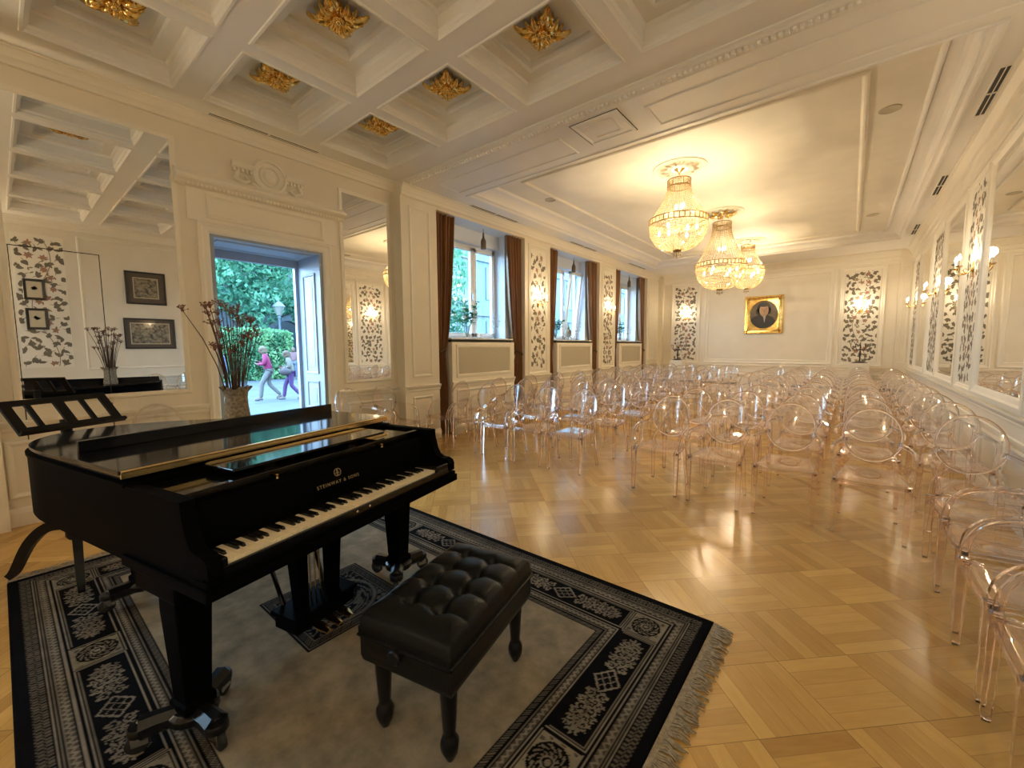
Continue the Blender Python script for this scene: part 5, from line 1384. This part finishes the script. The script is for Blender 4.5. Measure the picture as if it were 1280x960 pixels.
# street lamp
l = thing('street_lamp', 'dark post street lamp with a pale lantern in front of the arcade', 'street lamp', (-25.7, 10.42, -.03))
m = MB(); m.lathe([(.001,0),(.16,0),(.16,.25),(.10,.35),(.07,.9),(.055,2.2),(.05,3.3),(.09,3.4),(.04,3.5),(.001,3.5)], 14); m.build('post', M['lampiron'], l, smooth=40)
m = MB(); m.lathe([(.12,3.5),(.30,3.98),(.28,4.0),(.001,4.0)], 6); m.build('lantern', M['lampglass'], l)
m = MB(); m.lathe([(.34,3.98),(.34,4.02),(.16,4.22),(.05,4.30),(.05,4.40),(.001,4.44)], 6); m.build('lantern_roof', M['lampiron'], l)
# arcade building beyond the hedge
b = thing('arcade_building', 'grey stone building with a round-arched passage beyond the hedge', 'building', (-32, 13.6, -.03))
m = MB(); 
def arch(m, c, w, zs, H, d0, d1):
    n = 14; pts = [(c-w, 0), (c-w, zs)]+[(c+w*-cos(PI*i/n), zs+w*sin(PI*i/n)) for i in range(1, n)]+[(c+w, zs), (c+w, 0)]
    return pts
pts = arch(m, 0, 1.15, 2.45, 9, 0, 0)
left = pts[:len(pts)//2+1]; right = pts[len(pts)//2:]
for (poly) in ([(-2.4,0)]+left+[(0,9),(-2.4,9)], right+[(2.6,0),(2.6,9),(0,9)]):
    m.loft([[(0,a,z) for a, z in poly], [(-.8,a,z) for a, z in poly]])
m.box(-.8, -8, 0, 0, -2.4, 9); m.box(-.8, 2.6, 0, 0, 9, 9); m.box(-4.0, -8, 0, -3.9, 9, 9); m.box(-.8,-2.6,4.2,.12,2.8,4.4)
m.build('facade_wall', M['arcade'], b)
for y in (-1.2, 1.2, 3.6):
    m = MB(); m.box(-.1, y-.45, 5.2, .03, y+.45, 7.0); m.build('window', M['facdark'], b)
    m = MB(); m.box(0, y-.6, 5.05, .14, y+.6, 5.18); m.build('window_ledge', M['facade'], b)
# pale apartment house seen through the hall windows
b = thing('street_apartment_house', 'pale plastered house with rows of windows outside the hall windows', 'building', (-18.5, 26.5, -.03))
m = MB(); m.box(-6, -10.5, 0, 0, 30, 15)
for z in (3.6, 7.0, 10.4): m.box(-.1, -10.55, z, .18, 30, z+.22)
m.build('facade_wall', M['facade'], b)
for zi in range(4):
    for k in range(11):
        y = -8.9+k*3.3; z = 1.4+zi*3.4
        m = MB(); m.box(-.1, y-.6, z, .02, y+.6, z+1.75); w = m.build('window', M['facdark'], b)
        m = MB(); m.frame(lambda s, h_, d: (d, s, h_), y-.75, y+.75, z-.15, z+1.9, [(0,0),(0,.08),(.15,.08),(.15,.0)]); m.box(.02, y-.03, z, .05, y+.03, z+1.75); m.box(.02, y-.6, z+1.1, .05, y+.6, z+1.16); m.build('window_surround', M['facfr'], w)
for k in range(3):
    m = MB(); m.tube([(.12, -10+k*13, 0), (.12, -10+k*13, 15)], .06, 8); m.build('downpipe', M['lampiron'], b)

# ------------------------------------------------------------------ people in the street
def skinmesh(name, verts, edges, radii, mat, parent, lv=2, root=0):
    me = bpy.data.meshes.new(name); me.from_pydata(verts, edges, []); me.materials.append(mat)
    o = bpy.data.objects.new(name, me); COL.objects.link(o)
    if parent is not None: o.parent = parent
    sk = o.modifiers.new('skin', 'SKIN'); sk.use_smooth_shade = True
    dat = me.skin_vertices[0].data if me.skin_vertices else None
    if dat is None:
        bm = bmesh.new(); bm.from_mesh(me); bm.verts.layers.skin.verify(); bm.to_mesh(me); bm.free(); dat = me.skin_vertices[0].data
    for i, r_ in enumerate(radii):
        dat[i].radius = r_ if isinstance(r_, tuple) else (r_, r_); dat[i].use_root = (i == root)
    if lv: sb = o.modifiers.new('smooth', 'SUBSURF'); sb.levels = lv; sb.render_levels = lv
    return o
def person(loc, heading, H, label, top, legsm, hair, pose, long_coat=False, hairlen=0, bagged=False, lean=.0):
    """local +x is forward, +y is the person's left"""
    p = thing('person', label, 'person', loc, heading, 'people in the street')
    h = H/1.7
    P = {}
    P['pel'] = (0,0,.93); P['waist'] = (.01,0,1.07); P['chest'] = (.02+lean*.5,0,1.28); P['neck'] = (.03+lean,0,1.45); P['head'] = (.075+lean*1.3,0,1.565); P['crown'] = (.06+lean*1.3,0,1.65)
    P['nose'] = (.175+lean*1.3,0,1.54); P['chin'] = (.135+lean*1.3,0,1.49)
    for s, n in ((1,'l'), (-1,'r')):
        q = pose[n]
        P['sh'+n] = (.02+lean*.7, s*.17, 1.39); P['el'+n] = q['el']; P['wr'+n] = q['wr']; P['pa'+n] = q['pa']
        P['hip'+n] = (0, s*.085, .90); P['kn'+n] = q['kn']; P['an'+n] = q['an']; a = q['an']; P['to'+n] = (a[0]+q.get('tx', .17), a[1]+s*.02, max(.03, a[2]-.05+q.get('tz', 0)))
        P['he'+n] = (a[0]-.05, a[1], max(.03, a[2]-.05))
        w, c = Vector(q['wr']), Vector(q['pa']); d = (c-w).normalized(); sd = d.orthogonal().normalized()
        for k in range(4): P['f%d%s' % (k, n)] = tuple(c+d*(.075-.008*abs(k-1.3))+sd*((k-1.5)*.019))
        P['th'+n] = tuple(w+d*.06+sd*.05)
        P['ear'+n] = (.055+lean*1.3, s*.082, 1.555)
    def sub(names, edges, rad, nm, mat, par, lv=2, root=0):
        vs = [tuple(c*h for c in P[k]) for k in names]; ix = {k: i for i, k in enumerate(names)}
        return skinmesh(nm, vs, [(ix[a], ix[b]) for a, b in edges], [tuple(v*h for v in (r_ if isinstance(r_, tuple) else (r_, r_))) for r_ in rad], mat, par, lv, root)
    names = ['pel','waist','chest','neck','head','crown','nose','chin']; rad = [(.12,.10),(.11,.09),(.14,.10),.050,(.080,.090),(.065,.07),.012,.035]
    ed = [('pel','waist'),('waist','chest'),('chest','neck'),('neck','head'),('head','crown'),('head','nose'),('head','chin')]
    for n in 'lr':
        names += ['sh'+n,'el'+n,'wr'+n,'pa'+n]+['f%d%s' % (k, n) for k in range(4)]+['th'+n,'hip'+n,'kn'+n,'an'+n,'to'+n,'ear'+n]
        rad += [.052,.040,.028,(.036,.018),.009,.0095,.009,.008,.010,.085,.055,.040,.030,.016]
        ed += [('chest','sh'+n),('sh'+n,'el'+n),('el'+n,'wr'+n),('wr'+n,'pa'+n)]+[('pa'+n,'f%d%s' % (k, n)) for k in range(4)]+[('wr'+n,'th'+n),('pel','hip'+n),('hip'+n,'kn'+n),('kn'+n,'an'+n),('an'+n,'to'+n),('head','ear'+n)]
    sub(names, ed, rad, 'body', M['skin'], p)
    # clothes follow the same joints
    names = ['pel','waist','chest','neck']; rad = [(.165,.135),(.150,.125),(.180,.135),(.07,.07)]; ed = [('pel','waist'),('waist','chest'),('chest','neck')]
    for n in 'lr':
        names += ['sh'+n,'el'+n,'wr'+n]; rad += [.078,.062,.048]; ed += [('chest','sh'+n),('sh'+n,'el'+n),('el'+n,'wr'+n)]
    P2 = dict(P); P['pel'] = (0,0,.86 if long_coat else .92); P['neck'] = (.03+lean,0,1.42)
    sub(names, ed, rad, 'jacket', top, p)
    P = P2
    names = ['pel']; rad = [(.135,.115)]; ed = []
    for n in 'lr':
        names += ['hip'+n,'kn'+n,'an'+n]; rad += [.098,.072,.058]; ed += [('pel','hip'+n),('hip'+n,'kn'+n),('kn'+n,'an'+n)]
    vs = [tuple(c*h for c in P[k]) for k in names]; ix = {k: i for i, k in enumerate(names)}
    skinmesh('trousers', vs, [(ix[a], ix[b]) for a, b in ed], [tuple(v*h for v in (r_ if isinstance(r_, tuple) else (r_, r_))) for r_ in rad], legsm, p)
    for n in 'lr':
        m = MB(); a, t, e = P['an'+n], P['to'+n], P['he'+n]
        pts = [e, a, ((a[0]+t[0])/2, (a[1]+t[1])/2, t[2]+.025), t]; m.tube([tuple(c*h for c in (x[0], x[1], max(.035, x[2]-.02))) for x in pts], [.030*h,.046*h,.042*h,.024*h], 10); m.build('shoe', M['wtrous'], p, smooth=True)
    m = MB(); hx, hz = (.045+lean*1.3)*h, 1.60*h
    m.sphere((hx, 0, hz), .105*h, 16, 12, sz=(1.02,.98,.92)); 
    if hairlen: m.lathe([(.10*h,0),(.105*h,-.10*h),(.085*h,-hairlen*h),(.03*h,-hairlen*h-.02)], 14, (hx-.035*h, 0, hz))
    m.build('hair', hair, p, smooth=True)
    for s in (-1, 1): m = MB(); m.sphere(((.152+lean*1.3)*h, s*.03*h, 1.572*h), .009*h, 8, 6); m.build('eye', M['dark'], p)
    return p
walkA = {'l': {'el': (.10,.20,1.14), 'wr': (.27,.06,1.13), 'pa': (.32,.0,1.15), 'kn': (.20,.08,.52), 'an': (.24,.07,.09)}, 'r': {'el': (.08,-.22,1.14), 'wr': (.25,-.05,1.20), 'pa': (.30,.02,1.23), 'kn': (.0,-.08,.50), 'an': (-.30,-.08,.15), 'tx': .12, 'tz': -.05}}
walkB = {'l': {'el': (.05,.22,1.14), 'wr': (.25,.13,1.08), 'pa': (.31,.09,1.09), 'kn': (.02,.08,.50), 'an': (-.27,.08,.14), 'tx': .12, 'tz': -.05}, 'r': {'el': (.08,-.22,1.13), 'wr': (.28,-.12,1.12), 'pa': (.34,-.08,1.14), 'kn': (.19,-.08,.52), 'an': (.25,-.08,.09)}}
stand = {'l': {'el': (-.02,.24,1.12), 'wr': (.06,.25,.90), 'pa': (.08,.25,.83), 'kn': (.02,.09,.49), 'an': (.0,.09,.09)}, 'r': {'el': (-.03,-.24,1.12), 'wr': (.02,-.25,.88), 'pa': (.03,-.25,.81), 'kn': (.05,-.09,.49), 'an': (.02,-.09,.09)}}
HD = math.atan2(-.93, -.36)
person((-14.15, 5.33, -.03), HD, 1.70, 'person in a bright pink jacket and white trousers walking with head bowed outside the door', M['pink'], M['wtrous'], M['hairb'], walkA, True, .10, lean=.06)
w = person((-13.75, 5.84, -.03), HD, 1.56, 'person in a cream jacket and purple trousers walking behind the pink jacket', M['cream'], M['purple'], M['hairg'], walkB, True, .06, lean=.06)
m = MB(); m.sphere((.17, .32, .90), .14, 14, 10, sz=(1.2,.5,.8)); m.tube([(.17,.32,.98),(.12,.30,1.20)], .012, 6)
bg = m.build('shoulder_bag', M['bag'], None, smooth=True); bg.location = w.location; bg.rotation_euler = (0,0,HD); tag(bg, 'grey shoulder bag carried by the person in purple trousers', 'bag')
person((-22.6, 9.75, -.03), HD+1.6, 1.66, 'person in a pale pink blouse and light jeans standing far off by the arcade', M['lpink'], M['ltblue'], M['hairb'], stand, False, .16)
person((-13.9, 3.86, -.03), HD+2.2, 1.74, 'person in a blue patterned shirt half hidden behind the door frame and dried stems', M['blue'], M['darkcl'], M['hairg'], stand, False, 0)

# ------------------------------------------------------------------ light
W = bpy.data.worlds.new('World'); SC.world = W; W.use_nodes = True; nt = W.node_tree
bg_ = nt.nodes['Background']
tc = N(nt, 'ShaderNodeTexCoord'); sx = N(nt, 'ShaderNodeSeparateXYZ'); nt.links.new(tc.outputs['Generated'], sx.inputs[0])
cr = N(nt, 'ShaderNodeValToRGB'); e = cr.color_ramp.elements
e[0].position = .0; e[0].color = (.47,.73,1,1); e[1].position = .6; e[1].color = (.40,.67,1,1)
nt.links.new(sx.outputs[2], cr.inputs[0]); nt.links.new(cr.outputs[0], bg_.inputs['Color']); bg_.inputs['Strength'].default_value = WORLD
def lamp(name, typ, loc, power, col, size=.05, rot=None):
    d = bpy.data.lights.new(name, typ); d.energy = power; d.color = col
    if typ == 'POINT': d.shadow_soft_size = size
    o = bpy.data.objects.new(name, d); COL.objects.link(o); o.location = loc
    if rot: o.rotation_euler = rot
    return o
WARM = (1, .79, .50)
for x, y, z1, r1, z2, r2, zb, lab, orn in CH:
    for i in range(3):
        a = 2*PI*i/3+.3; lamp('chandelier_lamp', 'POINT', (x+.2*cos(a), y+.2*sin(a), z2-.10), CHP*.31, WARM, .008)
    lamp('chandelier_lamp', 'POINT', (x, y, z2+(z1-z2)*.42), CHP*.06, WARM, .006)
for p in SL: lamp('sconce_lamp', 'POINT', p, SCP*(6.5 if p[1] < 4 else 1), (1, .82, .56), .06)  # added near-end sconces are boosted to fill the piano end
def portal(loc, rot, sx_, sy_):
    d = bpy.data.lights.new('daylight_portal', 'AREA'); d.shape = 'RECTANGLE'; d.size = sx_; d.size_y = sy_; d.cycles.is_portal = True
    o = bpy.data.objects.new('daylight_portal', d); COL.objects.link(o); o.location = loc; o.rotation_euler = rot
portal((XD-.72, (DY0+DY1)/2, DZ/2), (0, -PI/2, 0), DZ, DY1-DY0)
for o in WOFF: portal((-6.24, 6.085+o, 2.71), (0, -PI/2, 0), 1.9, 1.77)


portal((XD-.52, -3.6, 2.4), (0, -PI/2, 0), 2.4, 2.2)

# ------------------------------------------------------------------ camera
cam = bpy.data.cameras.new('camera'); co = bpy.data.objects.new('camera', cam); COL.objects.link(co)
cam.sensor_fit = 'HORIZONTAL'; cam.sensor_width = 36; cam.lens = 36*521/1280; cam.clip_start = .02; cam.clip_end = 200
R_ = [(.77691275, .05178721, -.62747483), (.62958345, -.07274986, .77351932), (-.0055903, -.99600479, -.08912466)]
mw = Matrix([[R_[i][0], -R_[i][1], -R_[i][2], (0, 0, 1.6)[i]] for i in range(3)]+[[0, 0, 0, 1]])
co.matrix_world = mw; SC.camera = co
SC.view_settings.view_transform = 'Standard'; SC.view_settings.look = 'None'; SC.view_settings.gamma = 1; SC.view_settings.use_curve_mapping = False
SC.view_settings.exposure = EXPO
cy = SC.cycles
cy.max_bounces = 24; cy.diffuse_bounces = 5; cy.glossy_bounces = 6; cy.transmission_bounces = 20; cy.transparent_max_bounces = 96
cy.sample_clamp_indirect = 6.0; cy.caustics_reflective = False; cy.caustics_refractive = False
try: cy.use_denoising = True
except Exception: pass
